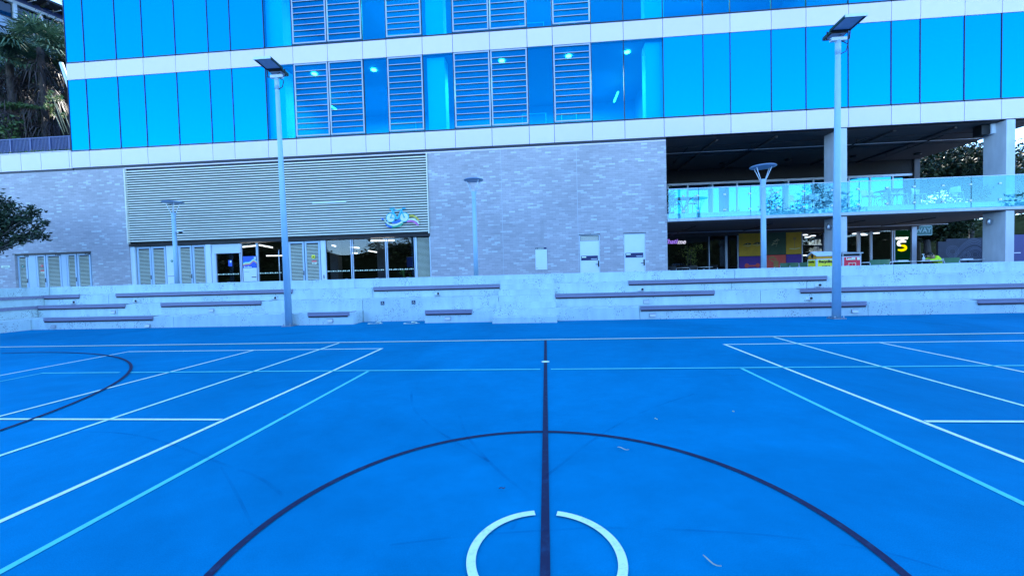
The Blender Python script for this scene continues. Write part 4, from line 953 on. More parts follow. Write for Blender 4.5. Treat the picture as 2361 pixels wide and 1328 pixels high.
m.build('carving', M['slate_l'], t)
# navy hoarding past the right column
Yh = 24.0; a = at(2337, 580, Yh); t = thing('hoarding', 'navy hoarding with a pale diagonal beyond the right column', 'hoarding', (a.x+1, Yh, TZ0))
MB().box(a.x, a.x+3, Yh, Yh+.1, TZ0, at(2350, 541, Yh).z).build('board', M['blueh'], t)
x = a.x+.25; MB().prism([(x, TZ0+.3), (x+.35, TZ0+.3), (x+1.5, 3.0), (x+1.1, 3.0)], Yh-.012, Yh-.002).build('diagonal', M['diag'], t)
MB().box(a.x+.02, a.x+.33, Yh-.012, Yh-.002, at(2345, 583, Yh).z-.02, at(2345, 583, Yh).z+.02).build('stripe', M['alumw'], t)

# ------------------------------------------------------------------ tall solar light poles on the court edge
def solar_pole(base, top, tilt, lab):
    t = thing('solar_light_pole', lab, 'light pole', base, 'tall solar light poles on the court')
    bx, by = base[0], base[1]; H = top[2]; tx = top[0]
    fl = MB(); fl.slab([(bx-.17, by-.17), (bx+.17, by-.17), (bx+.17, by+.17), (bx-.17, by+.17)], .002, .03); fl.build('base_plate', M['steel'], t, bevel=.006)
    bo = MB()
    for sx_ in (-.12, .12):
        for sy_ in (-.12, .12): bo.cyl((bx+sx_, by+sy_, .03), (bx+sx_, by+sy_, .085), .022, n=6)
    bo.build('anchor_bolts', M['steel'], t)
    MB().tube([(bx, by, .03), (tx, by, H)], [.115, .062], 20).build('pole', M['pole'], t)
    MB().cyl((tx, by, H-.35), (tx, by, H+.04), .072, .072).build('spigot', M['pole'], t)
    zt = H+.08; s = tilt
    MB().box(tx-.20, tx+.22, by-.06, by+.06, zt-.05, zt+.05).build('head_bracket', M['alumw'], t, bevel=.01)
    # almost level plate carried above the bracket: panel toward the court, lamp head behind
    z0 = zt+.20; sl_ = .06
    def P(x_, y_, dz): return (tx+x_, by+y_, z0+dz-y_*sl_)
    def plate(mb, x0, x1, y0, y1, d0, d1): return mb.hexa([P(x0, y0, d0), P(x1, y0, d0), P(x1, y1, d0), P(x0, y1, d0), P(x0, y0, d1), P(x1, y0, d1), P(x1, y1, d1), P(x0, y1, d1)])
    p = plate(MB(), -.25, .25, -.66, -.12, .005, .035).build('solar_panel', M['solar'], t)
    fr = MB()
    for q in ((-.29, -.251, -.70, -.08), (.251, .29, -.70, -.08), (-.25, .25, -.70, -.661), (-.25, .25, -.119, -.08)): plate(fr, *q, -.02, .045)
    fr.build('panel_frame', M['black'], p)
    plate(MB(), -.29, .29, -.72, -.702, -.03, .05).build('front_edge', M['alumw'], p)
    lp = MB(); plate(lp, -.24, .24, -.075, .30, -.05, .05); lp.build('lamp_head', M['black'], t, bevel=.01)
    plate(MB(), -.20, .20, -.04, .24, -.062, -.051).build('lamp_lens', M['solar'], t)
    ar = MB()
    for v in (-.31, .31): ar.tube([(tx+v*.6, by, zt), (tx+v, by, zt), (tx+v, by-.03, zt+.22)], .018, 6)
    ar.tube([(tx-.05, by-.03, zt+.02), (tx+.16, by+.05, zt+.18)], .014, 5)
    ar.build('mounting_arm', M['black'], t)
    MB().tube([(tx+.1, by, zt-.05), (tx+.26, by-.02, zt-.16), (tx+.2, by-.02, zt-.36), (tx+.06, by, zt-.42)], .014, 6).build('cable', M['black'], t)
    return t
solar_pole((-8.76, 13.34, 0), (-8.82, 13.34, 8.30), -1, 'tall solar light pole before the louvre screen, its panel tilted left')
solar_pole((8.49, 12.82, 0), (8.55, 12.82, 7.98), 1, 'tall solar light pole before the open café corner, its panel tilted right')

# ------------------------------------------------------------------ disc-topped path lamps on the terrace
def path_lamp(x, y, H, lab, rd=.40, cam_=False, tl=0.0):
    t = thing('path_lamp', lab, 'lamp post', (x, y, TZ0), 'disc-topped lamps on the terrace')
    MB().tube([(x, y, TZ0), (x, y, H-.85)], [.10, .085], 18).build('post', M['pole'], t)
    MB().lathe([(.085, 0), (.088, .02), (.088, .05), (.082, .06), (.082, .08), (.105, .30), (.11, .34), (.07, .345)], (x, y, H-.85), 18).build('lamp_collar', M['pole'], t)
    arms = MB()
    for a in (20, 140, 200, 320):
        ca, sa = math.cos(R(a)), math.sin(R(a)); arms.tube([(x+.08*ca, y+.08*sa, H-.58), (x+.30*ca, y+.30*sa, H-.06)], .016, 6)
    arms.build('support_arms', M['alumw'], t)
    d = MB().lathe([(.0, -.005), (.30, -.02), (rd, -.005), (rd+.01, .012), (rd-.02, .035), (.2, .075), (0.001, .085)], (x, y, H-.04), 32)
    d.build('disc_reflector', M['discm'], t)
    if cam_:
        MB().box(x+.10, x+.42, y-.10, y+.06, 4.02, 4.07).build('camera_arm', M['alumw'], t, bevel=.01)
        MB().lathe([(.0, -.06), (.06, -.05), (.08, 0), (.08, .03)], (x+.33, y-.02, 3.99), 12).build('camera_dome', M['black'], t)
    return t
pA = at(397, 466, 18.4); pB = at(1090, 414, 17.0); pC = at(1761, 383, 16.6)
pa2 = at(409, 640, 18.4)
path_lamp((pA.x+pa2.x)/2, 18.4, pA.z, 'disc-topped path lamp with a small camera before the louvred doors', rd=.44, cam_=True)
path_lamp(atX(1094, 17.0, 500), 17.0, pB.z, 'disc-topped path lamp standing before the wide brick wall')
path_lamp(atX(1760, 16.6, 500), 16.6, pC.z, 'disc-topped path lamp standing before the café balcony', rd=.45)

# ------------------------------------------------------------------ lamps on the columns
for (x, z, lab) in ((13.39, 3.42, 'small grey spotlight on the lower part of the first concrete column'), (20.28, 3.40, 'small grey spotlight on the lower part of the second concrete column')):
    t = thing('wall_spotlight', lab, 'light', (x, 20.6, z), 'spotlights on the concrete columns')
    MB().lathe([(.07, -.14), (.085, -.12), (.085, .06), (.05, .12), (.02, .15)], (x-.13, 20.55, z), 14).build('housing', M['steel'], t)
    MB().box(x-.06, x+.015, 20.5, 20.6, z-.04, z+.04).build('bracket', M['steel'], t)
q = at(2286, 299, 20.6); t = thing('floodlight', 'square floodlight box under the soffit beside the second concrete column', 'light', q)
MB().box(q.x-.14, q.x+.14, 20.45, 20.7, q.z-.22, q.z+.22).build('housing', M['alumw'], t, bevel=.01); MB().box(q.x-.10, q.x+.10, 20.44, 20.448, q.z-.2, q.z+.2).build('face', M['whitep'], t)
MB().box(q.x-.5, q.x-.15, 20.5, 20.9, q.z-.24, q.z+.2).build('gear_box', M['black'], t, bevel=.01); MB().box(q.x-.03, q.x+.03, 20.55, 20.62, q.z+.22, B0-.031).build('hanger', M['black'], t)

# ------------------------------------------------------------------ bins
def bin_unit(px0, px1, pxs, Y, zt, body, hood, lab, words_, gab):
    x0, x1 = atX(px0, Y), atX(px1, Y); sl = ray(pxs, 600); yb = x0/(sl.x/sl.y) if pxs else Y+.75
    t = thing('bin_enclosure', lab, 'bin', ((x0+x1)/2, (Y+yb)/2, TZ0), 'bin enclosures on the terrace')
    zs = zt-(.30 if gab else .20)
    MB().box(x0, x1, Y, yb, TZ0, zs).build('cabinet', M['alumw'], t, bevel=.012)
    m = MB(); m.box(x0+.05, x1-.05, Y-.012, Y-.002, TZ0+.1, zs-.03); m.build('front_panel', M[body], t)
    m = MB(); m.box(x0-.012, x0-.002, Y+.06, yb-.06, TZ0+.1, zs-.03); m.build('side_panel', M[body], t)
    ym = (Y+yb)/2
    h = MB()
    if gab:
        pr = [(Y+.02, zs+.002), (yb-.02, zs+.002), (yb-.02, zs+.11), (ym, zt-.05), (Y+.02, zs+.11)]
        h.add([(x0+.02, a, b) for a, b in pr]+[(x1-.02, a, b) for a, b in pr], [(0, 1, 2, 3, 4), (9, 8, 7, 6, 5)]+[(i, 5+i, 5+(i+1) % 5, (i+1) % 5) for i in range(5)])
    else: h.box(x0+.03, x1-.03, Y+.05, yb-.03, zs+.002, zt-.10)
    h.build('hood', M[hood], t)
    if gab:
        lid = MB(); lid.hexa([(x0-.03, Y-.05, zs+.115), (x1+.03, Y-.05, zs+.115), (x1+.03, ym, zt-.035), (x0-.03, ym, zt-.035), (x0-.03, Y-.05, zs+.15), (x1+.03, Y-.05, zs+.15), (x1+.03, ym, zt), (x0-.03, ym, zt)])
        lid.hexa([(x0-.03, ym+.002, zt-.035), (x1+.03, ym+.002, zt-.035), (x1+.03, yb+.03, zs+.115), (x0-.03, yb+.03, zs+.115), (x0-.03, ym+.002, zt), (x1+.03, ym+.002, zt), (x1+.03, yb+.03, zs+.15), (x0-.03, yb+.03, zs+.15)])
    else:
        lid = MB(); lid.hexa([(x0-.04, Y-.05, zt-.10), (x1+.04, Y-.05, zt-.10), (x1+.04, yb, zt-.03), (x0-.04, yb, zt-.03), (x0-.04, Y-.05, zt-.06), (x1+.04, Y-.05, zt-.06), (x1-.05, yb, zt), (x0+.05, yb, zt)])
        for xx in (x0, x1-.03): lid.box(xx, xx+.03, Y, Y+.04, zs, zt-.101)
    lid.build('lid', M['steel'] if not gab else M['alumw'], t)
    hole = MB()
    if gab:
        P = [(ym+.075*math.cos(v), zs+.13+.085*math.sin(v)) for v in np.linspace(0, 2*math.pi, 15)[:-1]]
        hole.add([(x0+.014, a, b) for a, b in P], [tuple(range(14))]); hole.box((x0+x1)/2-.2, (x0+x1)/2+.2, Y-.0, Y+.016, zs+.06, zs+.14) if False else None
        hole.build('opening', M['black'], t)
    tc = M['black'] if gab else M['line_w']
    text('lettering', words_, .145 if gab else .12, ((x0+x1)/2-(.0 if gab else .06), Y-.02, zs-.10), tc, t, .002, bold=.006)
    if gab: text('lettering', words_, .095, (x0-.02, ym, zs-.10), tc, t, .002, rz=-math.pi/2, bold=.004)
    ic = MB()
    for xx in (x0+.28, x1-.28):
        for q in ((xx-.07, xx+.07, zs-.27, zs-.255), (xx-.07, xx+.07, zs-.45, zs-.435), (xx-.07, xx-.055, zs-.435, zs-.27), (xx+.055, xx+.07, zs-.435, zs-.27)): ic.box(q[0], q[1], Y-.018, Y-.0125, q[2], q[3])
    if not gab: ic.box(x1-.17, x1-.07, Y-.018, Y-.0125, zs-.15, zs-.05)
    ic.build('icons', tc, t)
    return t
bin_unit(1882.5, 1926, 1861.5, 17.2, at(1890, 580, 17.2).z, 'yellow', 'orange', 'yellow recycling bin enclosure with gabled orange hood, partly behind the pole', 'Recycling', True)
bin_unit(1943, 1986, 0, 17.2, at(1965, 579, 17.2).z, 'red', 'black', 'red landfill bin enclosure with a flat steel lid beside the first column', 'Landfill', False)

# ------------------------------------------------------------------ café tables and chairs on the terrace
def table_proto(round_, lab, loc):
    t = thing('cafe_table', lab, 'table', (0, 0, 0), 'white café tables on the terrace')
    tp = MB()
    if round_: tp.lathe([(.40, 0), (.415, .012), (.40, .028)], (0, 0, .725), 24)
    else: tp.box(-.62, .62, -.35, .35, .72, .75)
    tp.build('table_top', M['white_tab'], t, bevel=.0 if round_ else .006)
    MB().lathe([(.26, 0), (.25, .02), (.04, .035), (.032, .06), (.032, .715), (.08, .72)], (0, 0, 0), 16).build('pedestal', M['black'], t)
    t.location = loc; return t
def chair_proto(m, lab, loc, rz):
    t = thing('cafe_chair', lab, 'chair', (0, 0, 0), 'café chairs on the terrace')
    MB().box(-.22, .22, -.21, .21, .43, .46).build('seat', M[m], t, bevel=.012)
    b = MB(); P = []
    for i in range(9):
        a = R(-60+120*i/8); P.append((.26*math.sin(a), .20+.10*(math.cos(a)-.5)))
    vs = [(x_, y_, z_) for z_ in (.60, .84) for x_, y_ in P] + [(x_*1.09, y_+.022, z_) for z_ in (.60, .84) for x_, y_ in P]
    fs = []
    for i in range(8): fs += [(i, i+1, 10+i, 9+i), (18+i, 27+i, 28+i, 19+i), (9+i, 10+i, 28+i, 27+i), (i, 18+i, 19+i, i+1)]
    fs += [(0, 9, 27, 18), (8, 26, 35, 17)]
    b.add(vs, fs); b.build('backrest', M[m], t)
    for sx_ in (-1, 1):
        MB().tube([(sx_*.19, -.18, .43), (sx_*.22, -.22, 0)], .014, 6).build('leg', M['alumw'], t)
        MB().tube([(sx_*.24, .235, .70), (sx_*.19, .19, .43), (sx_*.22, .24, 0)], .014, 6).build('leg', M['alumw'], t)
    t.location = loc; t.rotation_euler = (0, 0, rz); return t
def tl(px, Y): return (atX(px, Y, 610), Y, TZ0)
t0 = table_proto(True, 'white round café table in front of the glass café door', tl(1624, 22.5))
dup(t0, tl(1573, 23.5), 0, 'small white round café table half hidden behind the corner of the brick wall'); dup(t0, tl(1837, 22.8), 0, 'white round café table before the purple mural and palm-like lamp')
t1 = table_proto(False, 'white oblong table right of the red bin', tl(2010, 20.5))
for px, Y, lab in ((2062, 20.8, 'white oblong table under the glowing letter sign'), (2139, 20.7, 'white oblong table the person in yellow leans on'), (2232, 21.2, 'white oblong table before the dark carved panel')): dup(t1, tl(px, Y), 0, lab)
c0_ = chair_proto('green_chair', 'green café chair directly right of the red bin', tl(2010, 19.7), R(180))
for px, Y, rz, lab in ((2029, 19.7, 180, 'green café chair facing the oblong table, second right of the red bin'), (2191, 20.2, 150, 'green café chair just right of the person in yellow'), (1807, 22.3, 170, 'green café chair before the red mural panel'),
                       (1823, 22.2, 190, 'green café chair left of the table under the palm-like lamp'), (1850, 22.2, 175, 'green café chair left of the yellow bin'), ):
    dup(c0_, tl(px, Y), R(rz), lab)
c1_ = chair_proto('white_tab', 'pale chair the person in yellow sits on', (0, 0, 0), 0)
c2_ = chair_proto('black', 'black café chair by the brick corner', tl(1549, 23.1), R(160))
dup(c2_, tl(1592, 22.6), R(200), 'black café chair left of the round table before the café door'); dup(c2_, tl(1652, 22.9), R(120), 'black café chair right of the round table before the café door')
# bottle, papers on tables
q = tl(2129.5, 20.65); t = thing('pump_bottle', 'white pump bottle standing on the table by the person in yellow', 'bottle', (q[0], q[1], TZ0+.75))
MB().lathe([(.045, 0), (.05, .01), (.05, .14), (.02, .18), (.018, .2)], (q[0], q[1], TZ0+.75), 14).build('body', M['whitep'], t)
m = MB(); m.cyl((q[0], q[1], TZ0+.95), (q[0], q[1], TZ0+1.03), .012, n=8); m.box(q[0]-.07, q[0]+.02, q[1]-.014, q[1]+.014, TZ0+1.03, TZ0+1.055); m.build('pump', M['whitep'], t)
for px, Y, lab in ((2078, 20.7, 'white tray stacked on the table under the glowing sign'), (2226, 21.1, 'white tray on the table before the carved panel'), (1840, 22.7, 'white tray on the round table before the purple mural')):
    q = tl(px, Y); tag(MB().box(q[0]-.25, q[0]+.2, Y-.15, Y+.15, TZ0+.752, TZ0+.80).build('tray', M['white_tab'], bevel=.008), lab, 'tray')

# ------------------------------------------------------------------ people
def skin(name, mat, verts, edges, radii, parent, sub=2, root=0):
    me = bpy.data.meshes.new(name); me.from_pydata([tuple(v) for v in verts], edges, []); me.update(); me.materials.append(mat)
    o = bpy.data.objects.new(name, me); COL.objects.link(o)
    sk = o.modifiers.new('skin', 'SKIN'); sk.use_smooth_shade = True
    sv = me.skin_vertices[0]
    for i, r in enumerate(radii): sv.data[i].radius = r if isinstance(r, tuple) else (r, r)
    sv.data[root].use_root = True
    ss = o.modifiers.new('sub', 'SUBSURF'); ss.levels = ss.render_levels = sub
    if parent is not None: o.parent = parent
    return o
def person(lab, loc, rz, shirt, pose='lean'):
    """sits or bends facing local -Y; hips at origin (x=0,y=0,z=.48 seat)"""
    t = thing('person', lab, 'person', (0, 0, 0))
    hz = .50 if pose == 'lean' else .92
    if pose == 'lean': chest = (0, -.20, hz+.34); neck = (0, -.34, hz+.47); head = (0, -.45, hz+.50)
    else: chest = (0, -.34, hz+.16); neck = (0, -.56, hz+.16); head = (0, -.68, hz+.08)
    V = [(0, 0, hz), (0, (chest[1])*.5, hz+(chest[2]-hz)*.55+.02), chest, neck, head, (0, head[1]-.09, head[2]-.05)]
    Rr = [(.15, .12), (.15, .11), (.17, .11), .06, .095, .075]
    E = [(0, 1), (1, 2), (2, 3), (3, 4), (4, 5)]
    for s in (-1, 1):
        if pose == 'lean':
            sh = (s*.19, chest[1]-.06, chest[2]+.05); el = (s*.27, chest[1]-.22, hz+.27); wr = (s*.10, chest[1]-.42, hz+.29)
            kn = (s*.13, -.45, hz+.0); an = (s*.14, -.42, .08); toe = (s*.15, -.60, .04)
        else:
            sh = (s*.19, chest[1]-.10, chest[2]+.03); el = (s*.24, chest[1]-.16, hz-.14); wr = (s*.16, chest[1]-.34, hz-.28)
            kn = (s*.12, -.10, .48); an = (s*.13, .02, .08); toe = (s*.14, -.17, .04)
        b = len(V); V += [sh, el, wr]; Rr += [.062, .045, .03]; E += [(2, b), (b, b+1), (b+1, b+2)]
        d = (Vector(wr)-Vector(el)).normalized(); side = Vector((0, 0, 1)).cross(d).normalized()
        pal = Vector(wr)+d*.06; V.append(tuple(pal)); Rr.append((.035, .016)); E.append((b+2, b+3))
        for k, ln in enumerate((.065, .075, .07, .055)):
            off = side*(.027-.018*k); i0 = len(V)
            V += [tuple(pal+off+d*.03), tuple(pal+off+d*(.03+ln*.55)+Vector((0, 0, -.004))), tuple(pal+off+d*(.03+ln)+Vector((0, 0, -.018)))]; Rr += [.010, .009, .007]; E += [(b+3, i0), (i0, i0+1), (i0+1, i0+2)]
        i0 = len(V); V += [tuple(pal+side*.04*-s), tuple(pal+side*.06*-s+d*.035)]; Rr += [.011, .008]; E += [(b+3, i0), (i0, i0+1)]
        i0 = len(V); V += [(s*.09, -.03, hz), kn, an, toe]; Rr += [.085, .058, .04, .035]; E += [(0, i0), (i0, i0+1), (i0+1, i0+2), (i0+2, i0+3)]
    body = skin('body', M['skin'], V, E, Rr, t)
    # clothing follows the same joints, a little wider
    sv = [V[0], V[1], V[2], tuple(Vector(V[2]).lerp(Vector(V[3]), .55))]; sr = [(.17, .135), (.172, .13), (.19, .13), .085]; se = [(0, 1), (1, 2), (2, 3)]
    for s_i in (6, 6+3+1+12+2+4):
        i0 = len(sv); sh, el, wr = Vector(V[s_i]), Vector(V[s_i+1]), Vector(V[s_i+2])
        sv += [tuple(sh), tuple(el), tuple(el.lerp(wr, .75))]; sr += [.082, .062, .048]; se += [(2, i0), (i0, i0+1), (i0+1, i0+2)]
    skin('shirt', M[shirt], sv, se, sr, t)
    tv = [V[0]]; tr = [(.165, .13)]; te = []
    for s in (-1, 1):
        ii = [i for i, v in enumerate(V) if abs(v[0]-s*.09) < 1e-6 and abs(v[1]+.03) < 1e-6][0]
        i0 = len(tv); tv += [V[ii], V[ii+1], V[ii+2]]; tr += [.10, .075, .06]; te += [(0, i0), (i0, i0+1), (i0+1, i0+2)]
    skin('trousers', M['trouser'], tv, te, tr, t)
    h = MB(); hc = Vector(head)
    h.lathe([(.02, .125), (.06, .115), (.095, .08), (.108, .03), (.108, -.01), (.095, -.05), (.07, -.06)][::-1], (hc.x, hc.y+.018, hc.z+.01), 16); h.build('hair', M['hair'], t)
    f = MB()
    fy, fz = head[1]-.13, head[2]-.05
    f.lathe([(.004, -.02), (.014, 0), (.008, .03)], (0, fy-.03, fz), 8); f.build('nose', M['skin'], t)
    for s in (-1, 1):
        MB().lathe([(.006, -.008), (.011, 0), (.006, .008)], (s*.033, fy-.005, fz+.035), 8).build('eye', M['hair'], t)
        MB().lathe([(.006, -.03), (.016, 0), (.008, .03)], (s*.098, head[1]-.01, head[2]-.01), 8).build('ear', M['skin'], t)
    t.location = loc; t.rotation_euler = (0, 0, rz); return t
qx = atX(2167, 20.65)
c1_.location = (qx+.02, 20.65, TZ0); c1_.rotation_euler = (0, 0, R(-90))
person('person in a yellow hi-vis shirt leaning forward over a white table', (qx, 20.65, TZ0), R(-90), 'hivis', 'lean')
qx = at(928, 635, 22.0).x
person('person in a green shirt bending down inside the dark bike hub', (qx-.1, 22.0, TZ0-.12), R(62), 'green_shirt', 'bend')
p = at(945, 604, 22.4); t = thing('notice_board', 'blue board hanging inside the right bike-hub window', 'board', p)
MB().box(p.x-.17, p.x+.17, 22.4, 22.44, p.z-.28, p.z+.26).build('board', M['bluep'], t); MB().box(p.x-.19, p.x+.19, 22.395, 22.445, p.z+.262, p.z+.285).build('top_rail', M['alum'], t)
MB().cyl((p.x, 22.42, p.z+.28), (p.x, 22.42, HEAD+.2), .008, n=5).build('hanger', M['black'], t)

# ------------------------------------------------------------------ signs on the wall and doors
p = at(1247.5, 597, F); z0, z1 = at(1249, 622, F).z, at(1246, 571, F).z; xa, xb = at(1234.5, 597, F).x, at(1261.5, 597, F).x
t = thing('notice_sign', 'tall white notice panel with a dark blue header on the brick wall', 'sign', (p.x, F, z0))
MB().box(xa, xb, F-.04, F-.005, z0, z1-.09).build('panel', M['whitep'], t, bevel=.004); MB().box(xa+.02, xb-.02, F-.042, F-.005, z1-.087, z1).build('header', M['navyp'], t)
m = MB(); m.box(xa+.06, xa+.10, F-.046, F-.0425, z1-.065, z1-.025); m.box(xa+.13, xb-.15, F-.046, F-.0425, z1-.06, z1-.03); m.build('header_mark', M['line_w'], t)
m = MB()
for k in range(9): m.box(xa+.06, xb-.06-.05*(k % 3), F-.044, F-.041, z1-.2-k*.075, z1-.193-k*.075)
m.build('printed_lines', M['line_p'], t)
MB().box(xa+.05, xa+.08, F-.045, F-.041, z0+.07, z0+.10).build('corner_mark', M['black'], t)
def diamond(px, py, Y, s, m, lab, fm='line_w'):
    p = at(px, py, Y); t = thing('hazard_sign', lab, 'sign', p)
    MB().prism([(p.x-s, p.z), (p.x, p.z-s), (p.x+s, p.z), (p.x, p.z+s)], Y-.008, Y-.002).build('plate', M[m], t)
    k = MB(); k.disc_y((p.x, p.z+.25*s), .22*s, Y-.012, Y-.0085, 10); k.box(p.x-.35*s, p.x+.35*s, Y-.012, Y-.0085, p.z-.3*s, p.z-.2*s); k.build('symbol', M[fm], t)
dgreen = 'hazg'
diamond(396.5, 602, DY-.004, .085, dgreen, 'green diamond hazard sign on the white panel behind the left path lamp')
diamond(53, 614.5, DY-.004, .085, dgreen, 'green diamond hazard sign on the leftmost louvred door')
diamond(97, 613, DY-.004, .085, 'red', 'red diamond hazard sign on a louvred door in the left brick wall')
def rect_sign(px, py, Y, wd, ht, m, lab, top=None, sub=None):
    p = at(px, py, Y); t = thing('door_sign', lab, 'sign', p)
    MB().box(p.x-wd/2, p.x+wd/2, Y-.008, Y-.002, p.z-ht/2, p.z+ht/2).build('plate', M[m], t)
    if top: MB().box(p.x-wd/2, p.x+wd/2, Y-.010, Y-.0085, p.z+.02, p.z+ht/2).build('header', M[top], t)
    k = MB(); k.box(p.x-wd*.35, p.x+wd*.35, Y-.012, Y-.0105, p.z-ht*.2, p.z-ht*.13); k.box(p.x-wd*.35, p.x+wd*.2, Y-.012, Y-.0105, p.z-ht*.36, p.z-ht*.3); k.build('small_print', M['navyp'], t)
    return t
rect_sign(98.5, 626.5, DY-.004, .22, .17, 'line_w', 'small red and white sign under the red diamond', 'red')
rect_sign(725, 605, DY-.004, .24, .18, 'line_w', 'small red and white sign under the round yellow sign', 'red')
p = at(722.5, 592, DY-.004); t = thing('warning_sign', 'round yellow warning sign on the louvred door right of the left solar pole', 'sign', p)
MB().disc_y((p.x, p.z), .10, p.y-.008, p.y-.002).build('plate', M['yellow'], t); k = MB(); k.prism([(p.x-.05, p.z-.05), (p.x+.05, p.z-.05), (p.x, p.z+.05)], p.y-.012, p.y-.0085); k.build('symbol', M['black'], t)
p = at(13.5, 615, F); t = thing('wall_sign', 'small white sign on the brick left of the louvred doors', 'sign', p)
MB().box(p.x-.25, p.x+.25, F-.02, F-.003, p.z-.055, p.z+.06).build('plate', M['line_w'], t); k = MB(); ring = [(p.x+.16*math.cos(v), p.z+.03*math.sin(v)) for v in np.linspace(0, 6.28, 17)]
k.ribbon_y(ring, [(p.x+(x_-p.x)*.86, p.z+(z_-p.z)*.6) for x_, z_ in ring], F-.024, F-.0205); k.build('symbol', M['navyp'], t)
for px, py, s, lab in ((60.5, 590.5, 'P222', 'small dark door number above the leftmost louvred door'), (133, 587.5, 'P223', 'small dark door number above the middle louvred doors in the left brick wall'), (201.5, 585.5, 'P224', 'small dark door number above the last louvred door in the left brick wall'),
                       (374, 562.5, 'P272', 'small dark door number left of the path lamp with the camera'), (467, 560, 'P273', 'small dark door number right of the path lamp with the camera'), (731.5, 552, 'P271', 'small dark door number right of the left solar pole')):
    p = at(px, py, DY-.008); o = text('door_number', s, .15, tuple(p), M['black'], None, .002, bold=.004); tag(o, lab, 'door number', 'door numbers over the louvred doors')
# poster in the bike-hub window
Y = DY-.01; xa, xb = at(560, 610, Y).x, at(594, 610, Y).x; z1, zm, z0 = at(576, 591, Y).z, at(576, 618, Y).z, at(576, 649, Y).z
t = thing('window_poster', 'blue and white poster with a rainbow wave in the bike-hub window', 'poster', ((xa+xb)/2, Y, z0))
MB().box(xa+.02, xb-.02, Y-.02, Y, zm, z1).build('blue_panel', M['navyp'] if False else M['bluep'], t); MB().box(xa+.02, xb-.02, Y-.02, Y, z0, zm-.003).build('white_panel', M['whitep'], t)
W_ = xb-xa
for k, (off, mm) in enumerate(((.10, 'aqua'), (.05, 'line_w'), (.0, 'rib_y'), (-.04, 'rib_m'))):
    q = bez([(xa+.03, zm+.16), (xa+.22*W_, zm+.2), (xa+.5*W_, zm+.22), (xa+.75*W_, zm+.36), (xb-.03, zm+.25)], 6)
    MB().ribbon_y([(v.x, v.y+off+.025) for v in q], [(v.x, v.y+off-.02) for v in q], Y-.026-.001*k, Y-.0215).build('wave', M[mm], t)
k = MB(); k.box(xb-.17, xb-.06, Y-.026, Y-.0215, z1-.17, z1-.04)
for i in range(6): k.box(xa+.08+i*.07, xa+.13+i*.07, Y-.026, Y-.0215, zm+.02, zm+.02+(.08, .05, .05, .07, .05, .05)[i])
k.build('lettering', M['line_w'], t)
k = MB(); k.box(xb-.34, xb-.08, Y-.026, Y-.0215, z0+.2, z0+.24); k.box(xa+.08, xa+.35, Y-.026, Y-.0215, zm-.2, zm-.19); k.build('small_print', M['black'], t)
p = at(531, 607, DY+.01); t = thing('window_sticker', 'small blue sign stuck on the bike-hub glass door', 'sign', p)
MB().box(p.x-.10, p.x+.10, p.y-.012, p.y-.004, p.z-.16, p.z+.16).build('plate', M['bluep'], t); MB().box(p.x-.01, p.x+.08, p.y-.016, p.y-.0125, p.z+.03, p.z+.13).build('mark', M['line_w'], t)

# bicycle emblem on the louvre screen
def em(px, py, Y=F-.13): return at(px, py, Y)
def epx(zx, zy): return (860+zx/12.07, 450+zy/12.07)   # enlarged-detail coordinates to photograph coordinates
def ez(zx, zy): q = at(*epx(zx, zy), F-.13); return (q.x, q.z)
c = ez(650, 640); t = thing('bicycle_emblem', 'aqua bicycle emblem with rainbow ribbons fixed to the louvre screen', 'emblem', (c[0], F-.13, c[1]))
Y = F-.13
for zx, zy, r in ((495, 630, 122), (870, 615, 125)):
    cx_, cz_ = ez(zx, zy); rr_ = r/12.07/47*1.0*1.0
    rr_ = abs(ez(zx+r, zy)[0]-cx_)
    wl = MB().disc_y((cx_, cz_), rr_*.90, Y-.01, Y+.01, 32).build('wheel', M['wheelw'], t)
    rg = MB(); o_ = [(cx_+rr_*1.06*math.cos(v), cz_+rr_*1.06*math.sin(v)) for v in np.linspace(0, 2*math.pi, 33)]; i_ = [(cx_+rr_*.90*math.cos(v), cz_+rr_*.90*math.sin(v)) for v in np.linspace(0, 2*math.pi, 33)]
    for i in range(32): rg.prism([o_[i], o_[i+1], i_[i+1], i_[i]], Y-.015, Y+.012)
    rg.build('tyre', M['aqua'], wl)
    MB().disc_y((cx_, cz_), rr_*.2, Y-.02, Y-.011, 14).build('hub', M['aqua'], wl)
fm = MB()
def bar(P, wd): 
    for a, b in zip(P[:-1], P[1:]):
        A = Vector(ez(*a)); B_ = Vector(ez(*b)); d = (B_-A).normalized(); n = Vector((-d.y, d.x))*wd/2
        fm.prism([tuple(A+n), tuple(A-n), tuple(B_-n), tuple(B_+n)], Y-.045-.001*len(fm.v)/8, Y-.022)
bar([(520, 400), (560, 470), (690, 670)], .075); bar([(560, 450), (790, 400)], .05); bar([(690, 670), (800, 420)], .06); bar([(800, 400), (820, 480), (870, 620)], .05); bar([(495, 630), (690, 670)], .035); bar([(495, 630), (555, 460)], .035)
bar([(470, 390), (610, 380)], .06); bar([(800, 395), (900, 385), (910, 365), (820, 372)], .03)
fm.build('frame', M['aqua'], t)
def rib(top, bot, mm, d): 
    MB().ribbon_y([tuple(ez(v.x, v.y)) for v in bez(top, 5)], [tuple(ez(v.x, v.y)) for v in bez(bot, 5)], Y+.015+d, Y+.03+d).build('ribbon', M[mm], t)
rib([(290, 680), (340, 750), (450, 830), (600, 850), (760, 800), (830, 750)], [(340, 700), (380, 800), (480, 905), (620, 900), (760, 860), (830, 800)], 'rib_g', 0)
rib([(300, 650), (400, 760), (520, 810), (640, 800), (760, 740), (840, 700)], [(310, 690), (390, 790), (520, 850), (640, 850), (770, 790), (840, 760)], 'line_w', -.02)
